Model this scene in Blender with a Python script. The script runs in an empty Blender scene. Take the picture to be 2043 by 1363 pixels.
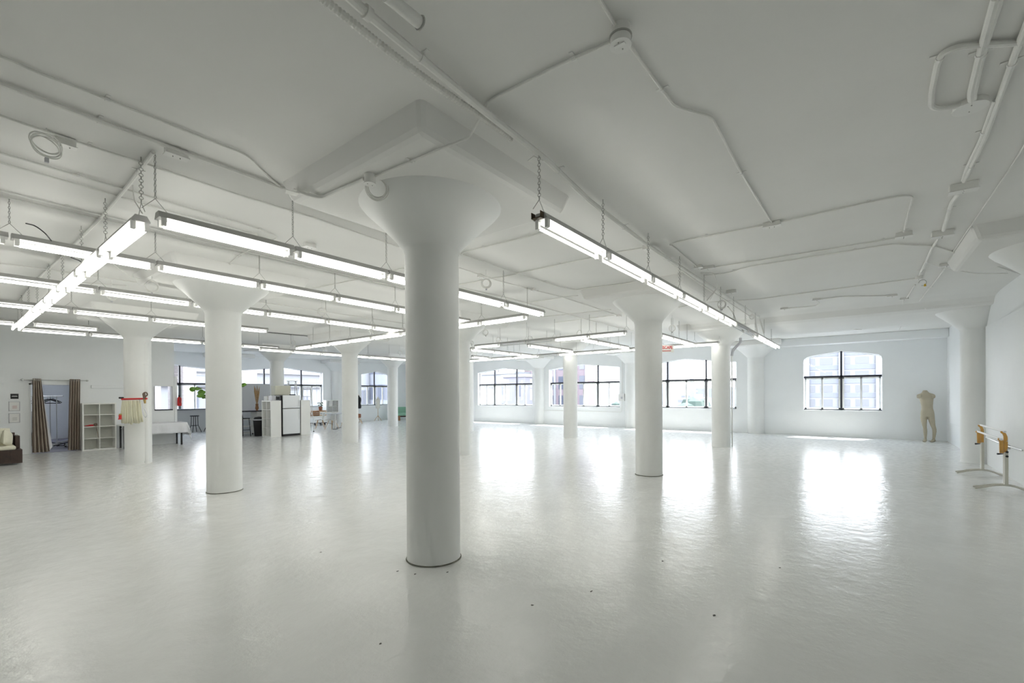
import bpy, bmesh, math, random
from mathutils import Vector, Matrix
random.seed(7)
sc = bpy.context.scene
C = sc.collection
PI = math.pi
# ------------------------------------------------------------------ camera model
F_, A_, PT, RL, HY, CX, H = 898.6369, math.radians(37.8756), math.radians(-.2365), math.radians(.3451), 790.4209, 1021.5, 1.6
def cam_axes():
    ca, sa = math.cos(A_), math.sin(A_)
    D = Vector((ca, sa, 0)); L = Vector((sa, -ca, 0)); Z = Vector((0, 0, 1))
    fw = D*math.cos(PT) + Z*math.sin(PT)
    up0 = -D*math.sin(PT) + Z*math.cos(PT)
    r = L*math.cos(RL) - up0*math.sin(RL)
    u = L*math.sin(RL) + up0*math.cos(RL)
    return r, u, fw
R_, U_, FW = cam_axes()
def W(px, py, X=None, Y=None, z=None):
    """where the sight line through a photo point meets a wall plane, the floor or the ceiling"""
    d = FW + R_*((px-CX)/F_) + U_*((HY-py)/F_)
    t = (z-H)/d.z if z is not None else (X/d.x if X is not None else Y/d.y)
    return Vector((0, 0, H)) + d*t
cd = bpy.data.cameras.new('camera'); cam = bpy.data.objects.new('camera', cd); C.objects.link(cam)
cam.matrix_world = Matrix(((R_.x, U_.x, -FW.x, 0), (R_.y, U_.y, -FW.y, 0), (R_.z, U_.z, -FW.z, H), (0, 0, 0, 1)))
cd.sensor_width = 36; cd.sensor_fit = 'HORIZONTAL'; cd.lens = F_/2043*36
cd.shift_y = (HY-681.5)/2043; cd.clip_start = .05; cd.clip_end = 1500
sc.camera = cam
# ------------------------------------------------------------------ materials
def srgb(r, g, b):
    f = lambda c: (c/255/12.92 if c/255 <= .04045 else ((c/255+.055)/1.055)**2.4)
    return (f(r), f(g), f(b), 1)
def mat(name, col, rough=.6, metal=0., bump=0., bscale=20., var=0., vscale=3., emit=None, estr=0., coat=0., spec=.5, col2=None):
    m = bpy.data.materials.new(name); m.use_nodes = True
    nt = m.node_tree; b = nt.nodes['Principled BSDF']
    b.inputs['Base Color'].default_value = col
    b.inputs['Roughness'].default_value = rough; b.inputs['Metallic'].default_value = metal
    b.inputs['Specular IOR Level'].default_value = spec; b.inputs['Coat Weight'].default_value = coat
    tc = None
    if var or bump:
        tc = nt.nodes.new('ShaderNodeNewGeometry')
    if var:
        n = nt.nodes.new('ShaderNodeTexNoise'); n.inputs['Scale'].default_value = vscale; n.inputs['Detail'].default_value = 5
        nt.links.new(tc.outputs['Position'], n.inputs['Vector'])
        mx = nt.nodes.new('ShaderNodeMixRGB'); mx.inputs[1].default_value = col
        c2 = col2 or tuple(c*(1-var) for c in col[:3])+(1,)
        mx.inputs[2].default_value = c2
        rp = nt.nodes.new('ShaderNodeMapRange'); rp.inputs[1].default_value = .35; rp.inputs[2].default_value = .7
        nt.links.new(n.outputs['Fac'], rp.inputs[0]); nt.links.new(rp.outputs[0], mx.inputs[0])
        nt.links.new(mx.outputs[0], b.inputs['Base Color'])
    if bump:
        n = nt.nodes.new('ShaderNodeTexNoise'); n.inputs['Scale'].default_value = bscale; n.inputs['Detail'].default_value = 4
        nt.links.new(tc.outputs['Position'], n.inputs['Vector'])
        bp = nt.nodes.new('ShaderNodeBump'); bp.inputs['Strength'].default_value = bump; bp.inputs['Distance'].default_value = .02
        nt.links.new(n.outputs['Fac'], bp.inputs['Height']); nt.links.new(bp.outputs[0], b.inputs['Normal'])
    if emit:
        b.inputs['Emission Color'].default_value = emit; b.inputs['Emission Strength'].default_value = estr
    return m
WHITE = (.80, .815, .80, 1)
M = {}
M['wall'] = mat('wall_paint', (.87, .89, .895, 1), .55, bump=.12, bscale=6, var=.03, vscale=1.2)
M['wallgrey'] = mat('grey_wall_paint', (.50, .51, .51, 1), .6, bump=.1, bscale=6)
M['ceil'] = mat('ceiling_paint', (.79, .79, .77, 1), .7, bump=.25, bscale=3.0, var=.04, vscale=.9)
M['col'] = mat('column_paint', (.82, .83, .815, 1), .5, bump=.12, bscale=5, var=.03, vscale=2)
M['pipe'] = mat('pipe_paint', (.82, .82, .79, 1), .5, bump=.1, bscale=40, var=.05, vscale=8)
M['tubewhite'] = mat('enamel_white', (.80, .80, .78, 1), .35)
M['lamp'] = mat('lit_tube', (.95, .95, .95, 1), .3, emit=(1, .985, .92, 1), estr=7.2)
M['batten'] = mat('batten_enamel', (.44, .44, .43, 1), .4)
M['dead'] = mat('unlit_tube', (.78, .8, .8, 1), .25)
M['metal'] = mat('brushed_metal', (.55, .56, .55, 1), .35, metal=1., bump=.05, bscale=80)
M['zinc'] = mat('zinc_chain', (.45, .45, .43, 1), .4, metal=.6)
M['black'] = mat('black_paint', (.012, .012, .014, 1), .4)
M['blackm'] = mat('black_matte', (.015, .015, .017, 1), .75, bump=.2, bscale=60)
M['frame'] = mat('window_steel', (.035, .037, .05, 1), .45)
M['sash'] = mat('sash_white', (.80, .81, .80, 1), .4)
M['shelf'] = mat('shelf_white', (.86, .86, .83, 1), .35)
M['shelfback'] = mat('shelf_back', (.66, .67, .62, 1), .5)
M['cream'] = mat('cream_cloth', (.76, .74, .60, 1), .85, bump=.3, bscale=40, var=.06, vscale=12)
M['darkwood'] = mat('dark_wood', (.06, .035, .026, 1), .4, bump=.15, bscale=30, var=.4, vscale=9)
M['wood'] = mat('light_wood', (.62, .42, .24, 1), .5, var=.2, vscale=14)
M['crate'] = mat('crate_wood', (.35, .17, .07, 1), .6, var=.35, vscale=16, bump=.2, bscale=40)
M['orange'] = mat('beech_bracket', (.66, .36, .08, 1), .4, var=.15, vscale=15)
M['beige'] = mat('beige_enamel', (.60, .59, .52, 1), .35)
M['mann'] = mat('mannequin_skin', (.47, .42, .31, 1), .5, var=.08, vscale=5)
M['curtain'] = mat('taupe_curtain', (.44, .37, .31, 1), .8, bump=.2, bscale=120, var=.1, vscale=10)
M['sheet'] = mat('white_tablecloth', (.80, .81, .84, 1), .85, bump=.2, bscale=25)
M['red'] = mat('red_enamel', (.62, .02, .02, 1), .35)
M['redcloth'] = mat('red_cloth', (.55, .01, .02, 1), .8)
M['brown'] = mat('brown_clip', (.17, .12, .09, 1), .5)
M['brass'] = mat('brass', (.55, .38, .13, 1), .4, metal=.6)
M['string'] = mat('ivory_ribbon', (.80, .78, .60, 1), .85)
M['leaf'] = mat('fig_leaf', (.10, .25, .015, 1), .4, var=.35, vscale=9)
M['leafd'] = mat('pot_leaf', (.07, .14, .06, 1), .5)
M['terra'] = mat('terracotta', (.30, .12, .06, 1), .7)
M['pampas'] = mat('dried_grass', (.50, .33, .17, 1), .9, var=.3, vscale=20)
M['steel'] = mat('stainless_steel', (.66, .67, .67, 1), .38, metal=.75, bump=.03, bscale=3)
M['creambox'] = mat('cream_board', (.70, .69, .58, 1), .6)
M['screen'] = mat('grey_screen', (.58, .60, .63, 1), .7)
M['linen'] = mat('linen_cloth', (.72, .70, .64, 1), .85, bump=.2, bscale=60)
M['green'] = mat('green_velvet', (.24, .44, .32, 1), .8, bump=.15, bscale=30)
M['greybox'] = mat('translucent_grey', (.55, .57, .60, 1), .3)
M['paper'] = mat('paper', (.85, .85, .83, 1), .7)
M['frameg'] = mat('frame_silver', (.55, .55, .58, 1), .4)
M['text'] = mat('print_grey', (.45, .45, .45, 1), .7)
M['textred'] = mat('print_red', (.6, .25, .25, 1), .7)
M['purple'] = mat('dressing_floor_paint', (.16, .15, .20, 1), .45, var=.2, vscale=3)
M['exit'] = mat('sign_white', (.85, .85, .80, 1), .5)
M['exitred'] = mat('sign_red', (.60, .02, .03, 1), .5)
M['yellow'] = mat('wire_nut', (.75, .5, .05, 1), .4)
M['mark'] = mat('scuff', (.10, .10, .09, 1), .8)
# floor: glossy painted concrete with soft waves
def floor_mat():
    m = bpy.data.materials.new('glossy_floor_paint'); m.use_nodes = True; nt = m.node_tree; b = nt.nodes['Principled BSDF']
    g = nt.nodes.new('ShaderNodeNewGeometry')
    n1 = nt.nodes.new('ShaderNodeTexNoise'); n1.inputs['Scale'].default_value = 1.4; n1.inputs['Detail'].default_value = 8; n1.inputs['Roughness'].default_value = .65
    n2 = nt.nodes.new('ShaderNodeTexNoise'); n2.inputs['Scale'].default_value = 9; n2.inputs['Detail'].default_value = 6
    n3 = nt.nodes.new('ShaderNodeTexNoise'); n3.inputs['Scale'].default_value = 70; n3.inputs['Detail'].default_value = 3
    for n in (n1, n2, n3): nt.links.new(g.outputs['Position'], n.inputs['Vector'])
    cr = nt.nodes.new('ShaderNodeValToRGB')
    cr.color_ramp.elements[0].position = .3; cr.color_ramp.elements[0].color = (.74, .745, .73, 1)
    cr.color_ramp.elements[1].position = .7; cr.color_ramp.elements[1].color = (.80, .81, .795, 1)
    nt.links.new(n1.outputs['Fac'], cr.inputs[0])
    # specks of dirt
    cr2 = nt.nodes.new('ShaderNodeValToRGB')
    cr2.color_ramp.elements[0].position = .70; cr2.color_ramp.elements[0].color = (1, 1, 1, 1)
    cr2.color_ramp.elements[1].position = .80; cr2.color_ramp.elements[1].color = (.55, .53, .48, 1)
    nt.links.new(n3.outputs['Fac'], cr2.inputs[0])
    mx = nt.nodes.new('ShaderNodeMixRGB'); mx.blend_type = 'MULTIPLY'; mx.inputs[0].default_value = .6
    nt.links.new(cr.outputs[0], mx.inputs[1]); nt.links.new(cr2.outputs[0], mx.inputs[2])
    nt.links.new(mx.outputs[0], b.inputs['Base Color'])
    rr = nt.nodes.new('ShaderNodeMapRange'); rr.inputs[1].default_value = .3; rr.inputs[2].default_value = .7; rr.inputs[3].default_value = .11; rr.inputs[4].default_value = .24
    nt.links.new(n2.outputs['Fac'], rr.inputs[0]); nt.links.new(rr.outputs[0], b.inputs['Roughness'])
    b.inputs['Specular IOR Level'].default_value = .5
    ad = nt.nodes.new('ShaderNodeMath'); ad.operation = 'ADD'
    mu = nt.nodes.new('ShaderNodeMath'); mu.operation = 'MULTIPLY'; mu.inputs[1].default_value = .35
    nt.links.new(n2.outputs['Fac'], mu.inputs[0]); nt.links.new(n1.outputs['Fac'], ad.inputs[0]); nt.links.new(mu.outputs[0], ad.inputs[1])
    bp = nt.nodes.new('ShaderNodeBump'); bp.inputs['Strength'].default_value = .5; bp.inputs['Distance'].default_value = .02
    nt.links.new(ad.outputs[0], bp.inputs['Height']); nt.links.new(bp.outputs[0], b.inputs['Normal'])
    return m
M['floor'] = floor_mat()
def glass_mat():
    m = bpy.data.materials.new('window_glass'); m.use_nodes = True; nt = m.node_tree
    nt.nodes.remove(nt.nodes['Principled BSDF'])
    t = nt.nodes.new('ShaderNodeBsdfTransparent'); t.inputs[0].default_value = (.96, .97, .98, 1)
    g = nt.nodes.new('ShaderNodeBsdfGlossy'); g.inputs['Roughness'].default_value = .02
    x = nt.nodes.new('ShaderNodeMixShader'); x.inputs[0].default_value = .05
    nt.links.new(t.outputs[0], x.inputs[1]); nt.links.new(g.outputs[0], x.inputs[2])
    nt.links.new(x.outputs[0], nt.nodes['Material Output'].inputs[0])
    return m
M['glass'] = glass_mat()
def brick_mat(name, c1, c2, mortar, s=1.):
    m = bpy.data.materials.new(name); m.use_nodes = True; nt = m.node_tree; b = nt.nodes['Principled BSDF']
    g = nt.nodes.new('ShaderNodeNewGeometry'); sp = nt.nodes.new('ShaderNodeSeparateXYZ'); cb = nt.nodes.new('ShaderNodeCombineXYZ')
    a = nt.nodes.new('ShaderNodeMath'); a.operation = 'ADD'
    nt.links.new(g.outputs['Position'], sp.inputs[0]); nt.links.new(sp.outputs[0], a.inputs[0]); nt.links.new(sp.outputs[1], a.inputs[1])
    nt.links.new(a.outputs[0], cb.inputs[0]); nt.links.new(sp.outputs[2], cb.inputs[1])
    br = nt.nodes.new('ShaderNodeTexBrick'); br.inputs['Scale'].default_value = s
    br.inputs['Color1'].default_value = c1; br.inputs['Color2'].default_value = c2; br.inputs['Mortar'].default_value = mortar
    br.inputs['Mortar Size'].default_value = .012; br.inputs['Row Height'].default_value = .1; br.inputs['Brick Width'].default_value = .3
    nt.links.new(cb.outputs[0], br.inputs['Vector']); nt.links.new(br.outputs['Color'], b.inputs['Base Color'])
    b.inputs['Roughness'].default_value = .9
    return m
M['brick'] = brick_mat('pale_brick', (.35, .32, .31, 1), (.28, .24, .23, 1), (.37, .36, .36, 1))
M['brickp'] = brick_mat('pink_brick', (.20, .15, .165, 1), (.22, .17, .185, 1), (.23, .20, .215, 1))
M['stucco'] = mat('white_stucco', (.28, .285, .30, 1), .9)
M['stucco2'] = mat('blue_grey_panel', (.20, .21, .24, 1), .7)
M['extglass'] = mat('building_glass', (.09, .10, .13, 1), .15)
M['extglass2'] = mat('building_glass_pale', (.17, .175, .19, 1), .3)
M['exttree'] = mat('distant_foliage', (.06, .085, .07, 1), .9)
M['ground'] = mat('street_ground', (.2, .2, .21, 1), .9, var=.3, vscale=.05)
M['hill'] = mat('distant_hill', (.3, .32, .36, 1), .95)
# ------------------------------------------------------------------ mesh helpers
class MB:
    def __init__(s): s.bm = bmesh.new()
    def box(s, a, b, rot=None, ctr=None):
        x0, y0, z0 = a; x1, y1, z1 = b
        vs = [Vector((x, y, z)) for z in (z0, z1) for y in (y0, y1) for x in (x0, x1)]
        if rot is not None:
            c = Vector(ctr) if ctr is not None else (Vector(a)+Vector(b))/2
            vs = [c + rot @ (v-c) for v in vs]
        v = [s.bm.verts.new(p) for p in vs]
        for f in ((0, 2, 3, 1), (4, 5, 7, 6), (0, 1, 5, 4), (2, 6, 7, 3), (0, 4, 6, 2), (1, 3, 7, 5)):
            s.bm.faces.new([v[i] for i in f])
        return s
    def prism(s, pts, off):
        off = Vector(off); a = [s.bm.verts.new(Vector(p)) for p in pts]; b = [s.bm.verts.new(Vector(p)+off) for p in pts]
        n = len(pts)
        try:
            s.bm.faces.new(a); s.bm.faces.new(b[::-1])
        except ValueError: pass
        for i in range(n):
            j = (i+1) % n; s.bm.faces.new([a[j], a[i], b[i], b[j]])
        return s
    def tube(s, pts, r, n=8, cap=True, ry=None):
        pts = [Vector(p) for p in pts]
        if not isinstance(r, (list, tuple)): r = [r]*len(pts)
        rings = []
        up = None
        for i, p in enumerate(pts):
            if i == 0: t = pts[1]-pts[0]
            elif i == len(pts)-1: t = pts[-1]-pts[-2]
            else: t = (pts[i+1]-p).normalized()+(p-pts[i-1]).normalized()
            t = t.normalized() if t.length > 1e-9 else Vector((0, 0, 1))
            if up is None:
                up = Vector((0, 0, 1)) if abs(t.z) < .9 else Vector((1, 0, 0))
            x = up.cross(t)
            if x.length < 1e-6: x = Vector((0, 1, 0)).cross(t)
            x.normalize(); y = t.cross(x).normalized(); up = y
            rings.append([s.bm.verts.new(p + x*math.cos(2*PI*k/n)*r[i] + y*math.sin(2*PI*k/n)*(r[i] if ry is None else r[i]*ry)) for k in range(n)])
        for a, b in zip(rings, rings[1:]):
            for k in range(n): s.bm.faces.new([a[k], a[(k+1) % n], b[(k+1) % n], b[k]])
        if cap:
            s.bm.faces.new(rings[0][::-1]); s.bm.faces.new(rings[-1])
        return s
    def lathe(s, prof, n=24, c=(0, 0), sx=1, sy=1, cap=True, a0=0, a1=2*PI):
        full = abs(a1-a0-2*PI) < 1e-6; m = n if full else n+1
        rings = []
        for r, z in prof:
            rings.append([s.bm.verts.new((c[0]+max(r, 1e-4)*sx*math.cos(a0+(a1-a0)*k/n), c[1]+max(r, 1e-4)*sy*math.sin(a0+(a1-a0)*k/n), z)) for k in range(m)])
        for a, b in zip(rings, rings[1:]):
            for k in range(n if full else n):
                j = (k+1) % m if full else k+1
                s.bm.faces.new([a[k], a[j], b[j], b[k]])
        if cap and full:
            s.bm.faces.new(rings[0][::-1]); s.bm.faces.new(rings[-1])
        return s
    def loft(s, secs, n=16):
        """secs: (centre, rx, ry, axis_x, axis_y)"""
        rings = []
        for c, rx, ry, ax, ay in secs:
            c, ax, ay = Vector(c), Vector(ax).normalized(), Vector(ay).normalized()
            rings.append([s.bm.verts.new(c + ax*rx*math.cos(2*PI*k/n) + ay*ry*math.sin(2*PI*k/n)) for k in range(n)])
        for a, b in zip(rings, rings[1:]):
            for k in range(n): s.bm.faces.new([a[k], a[(k+1) % n], b[(k+1) % n], b[k]])
        s.bm.faces.new(rings[0][::-1]); s.bm.faces.new(rings[-1])
        return s
    def torus(s, c, R, r, ax=(0, 0, 1), n=24, m=6, sx=1, a1=2*PI):
        c = Vector(c); q = Vector(ax).normalized().to_track_quat('Z', 'Y')
        N = n if a1 > 6.28 else n+1
        rings = []
        for i in range(N):
            t = a1*i/n; d = q @ Vector((math.cos(t)*sx, math.sin(t), 0)); z = q @ Vector((0, 0, 1)); dn = (q @ Vector((math.cos(t), math.sin(t), 0)))
            rings.append([s.bm.verts.new(c + d*R + dn*r*math.cos(2*PI*k/m) + z*r*math.sin(2*PI*k/m)) for k in range(m)])
        for i in range(n):
            a, b = rings[i], rings[(i+1) % N] if a1 > 6.28 else rings[i+1]
            for k in range(m): s.bm.faces.new([a[k], a[(k+1) % m], b[(k+1) % m], b[k]])
        return s
    def face(s, pts):
        s.bm.faces.new([s.bm.verts.new(Vector(p)) for p in pts]); return s
    def build(s, name, m, parent=None, smooth=False, bevel=0, solid=0):
        bmesh.ops.recalc_face_normals(s.bm, faces=s.bm.faces)
        me = bpy.data.meshes.new(name); s.bm.to_mesh(me); s.bm.free()
        if smooth:
            for p in me.polygons: p.use_smooth = True
            try: me.set_sharp_from_angle(angle=math.radians(40))
            except Exception: pass
        me.materials.append(M[m] if isinstance(m, str) else m)
        o = bpy.data.objects.new(name, me); C.objects.link(o)
        if parent is not None: o.parent = parent
        if bevel:
            b = o.modifiers.new('b', 'BEVEL'); b.width = bevel; b.segments = 2; b.limit_method = 'ANGLE'
        if solid:
            b = o.modifiers.new('s', 'SOLIDIFY'); b.thickness = solid
        return o
def tag(o, label=None, cat=None, group=None, kind=None):
    if label: o['label'] = label
    if cat: o['category'] = cat
    if group: o['group'] = group
    if kind: o['kind'] = kind
    return o
def thing(name, label, cat, loc=(0, 0, 0), rz=0, group=None, kind=None):
    o = bpy.data.objects.new(name, None); C.objects.link(o); o.location = loc; o.rotation_euler = (0, 0, rz)
    o.empty_display_size = .1
    return tag(o, label, cat, group, kind)
KIDS = {}
def kids(o):
    return [c for c in bpy.data.objects if c.parent == o]
def copy_tree(o, parent=None, tree=None):
    c = o.copy(); C.objects.link(c)
    if parent is not None: c.parent = parent
    for ch in kids(o): copy_tree(ch, c)
    return c
def struct(o, label, cat): return tag(o, label, cat, kind='structure')
# ------------------------------------------------------------------ the shell
X1, X2, X3, XW = 3.015, 8.673, 14.435, 20.03
YM, Y1, Y2, Y3, Y4, YW = -2.024, 3.33, 8.5, 13.693, 18.962, 24.2
YR = -2.151; XB = -6.; ZC = 3.6; ZP = 3.42
SILL, TR, T = .95, 2.17, .32
struct(MB().box((XB, YR-.3, -.25), (XW+.3, YW+.3, 0)).build('floor', 'floor'), 'glossy white painted concrete floor of the loft', 'floor')
struct(MB().box((XB, YR-.3, ZC), (XW+.3, YW+.3, ZC+.25)).build('ceiling', 'ceil'), 'white painted concrete ceiling carrying conduits and tube lights', 'ceiling')
# windows in the wall at XW (along Y) and the wall at YW (along X)
def top_poly(a, b, rnd=0):
    """points of a window's gabled head from a to b, as (s, z)"""
    m = (a+b)/2; w = b-a
    if rnd:
        return [(a, 2.72), (a+.02, 2.83), (a+.10, 2.90), (a+.28, 2.94), (m, 3.09), (b-.28, 2.955), (b-.10, 2.90), (b-.02, 2.83), (b, 2.72)]
    return [(a, 2.88), (m, 3.09), (b, 2.88)]
wins_back = [(-.54, 1.74, [.6], 1), (4.04, 8.05, [5.24, 6.87], 0), (9.10, 13.09, [10.31, 11.9], 0), (14.18, 18.16, [15.35, 16.97], 0)]
wins_far = [(-1.9, 2.3, [-.6, .9], 0), (3.6, 8.0, [4.9, 6.85], 0), (9.35, 13.62, [10.5, 12.45], 0), (16.1, 18.35, [17.15], 0)]
def wall_with_windows(name, wins, s0, s1, P, out, label, matn='wall'):
    """P(s, z) -> point on the inner face; out: outward thickness vector"""
    mb = MB(); s = s0
    for a, b, ml, rnd in sorted(wins):
        mb.prism([P(s, 0), P(a, 0), P(a, ZC), P(s, ZC)], out)
        mb.prism([P(a, 0), P(b, 0), P(b, SILL), P(a, SILL)], out)
        tp = top_poly(a, b, rnd)
        for (u0, z0), (u1, z1) in zip(tp, tp[1:]):
            mb.prism([P(u0, z0), P(u1, z1), P(u1, ZC), P(u0, ZC)], out)
        s = b
    mb.prism([P(s, 0), P(s1, 0), P(s1, ZC), P(s, ZC)], out)
    return struct(mb.build(name, matn), label, 'wall')
PB = lambda s, z: Vector((XW, s, z)); OB = Vector((T, 0, 0))
PF = lambda s, z: Vector((s, YW, z)); OF = Vector((0, T, 0))
wall_with_windows('wall_back', wins_back, YR-.3, YW, PB, OB, 'white wall pierced by the row of wide gabled windows')
wall_with_windows('wall_left', wins_far, XB, XW, PF, OF, 'white far wall with windows behind the kitchen corner')
struct(MB().box((XB, YR-.3, 0), (XW, YR, ZC)).build('wall_right', 'wall'), 'plain white side wall beside the ballet barre', 'wall')
struct(MB().box((XB-.2, YR-.3, 0), (XB, YW, ZC)).build('wall_front', 'wall'), 'white wall closing the loft behind the viewpoint', 'wall')
WN = [0]
def window(a, b, ml, rnd, P, out, ax, desc):
    WN[0] += 1; n = WN[0]
    t = thing('window_%d' % n, desc, 'window', P((a+b)/2, SILL), kind='structure')
    o = t.location.copy(); ou = out.normalized(); dp = ou*.16
    Q = lambda s, z, d=0: P(s, z)-o+ou*(.14+d)
    sv = Vector(ax)
    def bar(mb, s0, z0, s1, z1, d=.05): mb.prism([Q(s0, z0), Q(s1, z0), Q(s1, z1), Q(s0, z1)], ou*d)
    mb = MB(); bar(mb, a, TR-.035, b, TR+.035, .07); mb.build('transom', 'frame', t)
    mb = MB(); bar(mb, a, SILL, b, SILL+.03, .08); mb.build('sill_bar', 'frame', t)
    for s in ml:
        mb = MB(); m = (a+b)/2
        zt = 2.88+.21*(1-abs(s-m)/((b-a)/2)); bar(mb, s-.03, SILL, s+.03, zt, .09); mb.build('mullion', 'frame', t)
    tp = top_poly(a, b, rnd); mb = MB()
    fr = [(a, SILL)]+[(u, z) for u, z in tp]+[(b, SILL)]
    for (u0, z0), (u1, z1) in zip(fr, fr[1:]):
        mb.prism([Q(u0, z0, .02), Q(u1, z1, .02), Q(u1, z1, .05)-Vector((0, 0, .03)), Q(u0, z0, .05)-Vector((0, 0, .03))], ou*.02)
    mb.build('window_frame', 'sash', t)
    eds = [a]+ml+[b]
    for e0, e1 in zip(eds, eds[1:]):
        mb = MB(); w = .05; z0, z1 = SILL+.03, TR-.035
        e0 += .03; e1 -= .03
        bar(mb, e0, z0, e0+w, z1, .05); bar(mb, e1-w, z0, e1, z1, .05); bar(mb, e0, z0, e1, z0+w, .05); bar(mb, e0, z1-w, e1, z1, .05)
        if e1-e0 > .9:
            m = (e0+e1)/2; bar(mb, m-.03, z0, m+.03, z1, .05)
        mb.build('sash', 'sash', t)
    mb = MB(); mb.face([Q(u, z, .07) for u, z in fr]); mb.build('glass_pane', 'glass', t)
wd = ['small round-cornered two-bay window near the mannequin', 'wide window behind the column by the red ESCAPE sign', 'wide window with the pink brick tower outside', 'wide window with the white rooftop building outside']
for (a, b, ml, rnd), d in zip(wins_back, wd): window(a, b, ml, rnd, PB, OB, (0, 1, 0), d)
wd = ['window inside the curtained dressing room', 'window above the long grey bar counter and stools', 'window behind the fridge and stepladder', 'two-bay window behind the two dress forms']
for (a, b, ml, rnd), d in zip(wins_far, wd): window(a, b, ml, rnd, PF, OF, (1, 0, 0), d)
# partition of the dressing room with its doorway and two pass-through openings
YP = 18.5; PT_ = .14
mb = MB()
def pw(x0, x1, z0, z1): mb.box((x0, YP, z0), (x1, YP+PT_, z1))
pw(XB, 1.70, 0, ZC); pw(1.70, 2.62, 1.95, ZC); pw(2.62, 3.75, 0, ZC)
pw(3.75, 5.05, 0, 1.15); pw(3.75, 5.05, 1.94, ZC); pw(4.42, 4.50, 1.15, 1.94); pw(5.0, 5.05, 1.15, 1.94)
struct(mb.build('wall_partition', 'wall'), 'white partition wall holding the curtained doorway and framed notices', 'wall')
struct(MB().box((5.05, YP-.02, 0), (5.12, YP+PT_+.02, 2.27)).build('trim_1', 'wall'), 'white end post of the partition wall carrying the extinguisher', 'trim')
struct(MB().box((3.3, YP+PT_, 0), (3.42, YW, ZC)).build('wall_dressing', 'wall'), 'white inner wall of the dressing room', 'wall')
struct(MB().box((XB, YP+.02, 0), (3.3, YW, .006)).build('floor_dressing', 'purple'), 'dark grey floor of the dressing room', 'floor')
for i, (x0, x1) in enumerate(((3.75, 4.42), (4.50, 5.0))):
    struct(MB().box((x0, YP-.03, 1.13), (x1, YP+PT_+.03, 1.165)).build('trim_%d' % (i+2), 'frame'), 'black ledge of the %s pass-through opening' % ('narrow' if i == 0 else 'wide'), 'trim')
struct(MB().box((4.49, YP-.02, 1.165), (4.515, YP+PT_+.02, 1.94)).box((4.975, YP-.02, 1.165), (5.0, YP+PT_+.02, 1.94)).build('trim_4', 'frameg'), 'grey jamb of the wide pass-through opening', 'trim')
struct(MB().box((2.95, YP-.05, 1.86), (3.72, YP, 1.95)).build('trim_5', 'wall', bevel=.008), 'white picture rail above the cube shelf', 'trim')
struct(MB().box((XB, YP-.015, 1.99), (1.5, YP, 2.06)).build('trim_6', 'wall'), 'white moulding above the framed notices', 'trim')
struct(MB().box((1.66, YP-.012, 0), (1.70, YP+PT_, 1.99)).box((2.62, YP-.012, 0), (2.66, YP+PT_, 1.99)).box((1.66, YP-.012, 1.95), (2.66, YP+PT_, 1.99)).build('door_1', 'wall'), 'white frame of the curtained doorway', 'door frame')
# lowered slab band between the last columns
mb = MB()
b0 = [(12.95, ZC), (13.35, ZC-.04), (13.55, 3.44), (13.8, 3.41), (16.5, 3.41), (16.5, ZC)]
mb.prism([(x, YR, z) for x, z in b0], (0, 3.9-YR, 0))
struct(mb.build('beam', 'ceil'), 'lowered white slab band crossing the ceiling before the small window', 'beam')
# ledge against the window wall
struct(MB().box((19.55, YR, 3.33), (XW, 2.9, 3.60)).build('trim_7', 'wall', bevel=.02), 'white boxed ledge high on the wall over the small window', 'trim')
# columns
def col_profile():
    return [(.262, 0), (.258, .02), (.26, 2.96), (.275, 3.0)]
capp = [(.262, 2.97), (.275, 3.01), (.30, 3.04), (.42, 3.165), (.55, 3.29), (.64, 3.37), (.69, 3.43), (.70, ZP+.04)]
cols = [(X1, Y1, 'large white round column standing nearest the viewpoint'), (X1, Y2, 'white round column in front of the fig plant, second of its row'),
        (X1, Y3, 'white round column with the red rack and ivory ribbons'), (X2, Y1, 'white round column beside the red ESCAPE sign'),
        (X2, Y2, 'white round column half hidden behind the large front column'), (X2, Y3, 'white round column beside the white dining table'),
        (X2, Y4, 'white round column rising behind the fridge'), (X3, Y1, 'white round column before the wide window, ribbed elbow pipe on it'),
        (X3, Y2, 'white round column in front of the pink brick view'), (X3, Y3, 'distant white column mostly hidden beyond the large front column'),
        (X3, Y4, 'white round column between the cream dress form and green sofa'), (X2, YM, 'white column set in the side wall, only its slab panel showing'),
        (X3, YM, 'white column set in the side wall behind the ballet barre')]
shaft_me = MB().lathe(col_profile(), 48).build('shaft', 'col', smooth=True)
cap_me = MB().lathe(capp, 48).build('capital', 'col', smooth=True)
s_ = .95
pmb = MB(); vv = [[pmb.bm.verts.new((a*q, b*q, z)) for a, b in ((-1, -1), (1, -1), (1, 1), (-1, 1))] for q, z in ((.925, ZP), (.99, ZC))]
pmb.bm.faces.new(vv[0]); [pmb.bm.faces.new([vv[0][i], vv[0][(i+1) % 4], vv[1][(i+1) % 4], vv[1][i]]) for i in range(4)]
pan_me = pmb.build('drop_panel', 'ceil', bevel=.045)
first = None
for i, (x, y, lb) in enumerate(cols):
    t = thing('column', lb, 'column', (x, y, 0), kind='structure')
    for k, src in enumerate((shaft_me, cap_me, pan_me)):
        o = src if i == 0 else src.copy()
        if i: C.objects.link(o)
        o.parent = t
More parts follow.
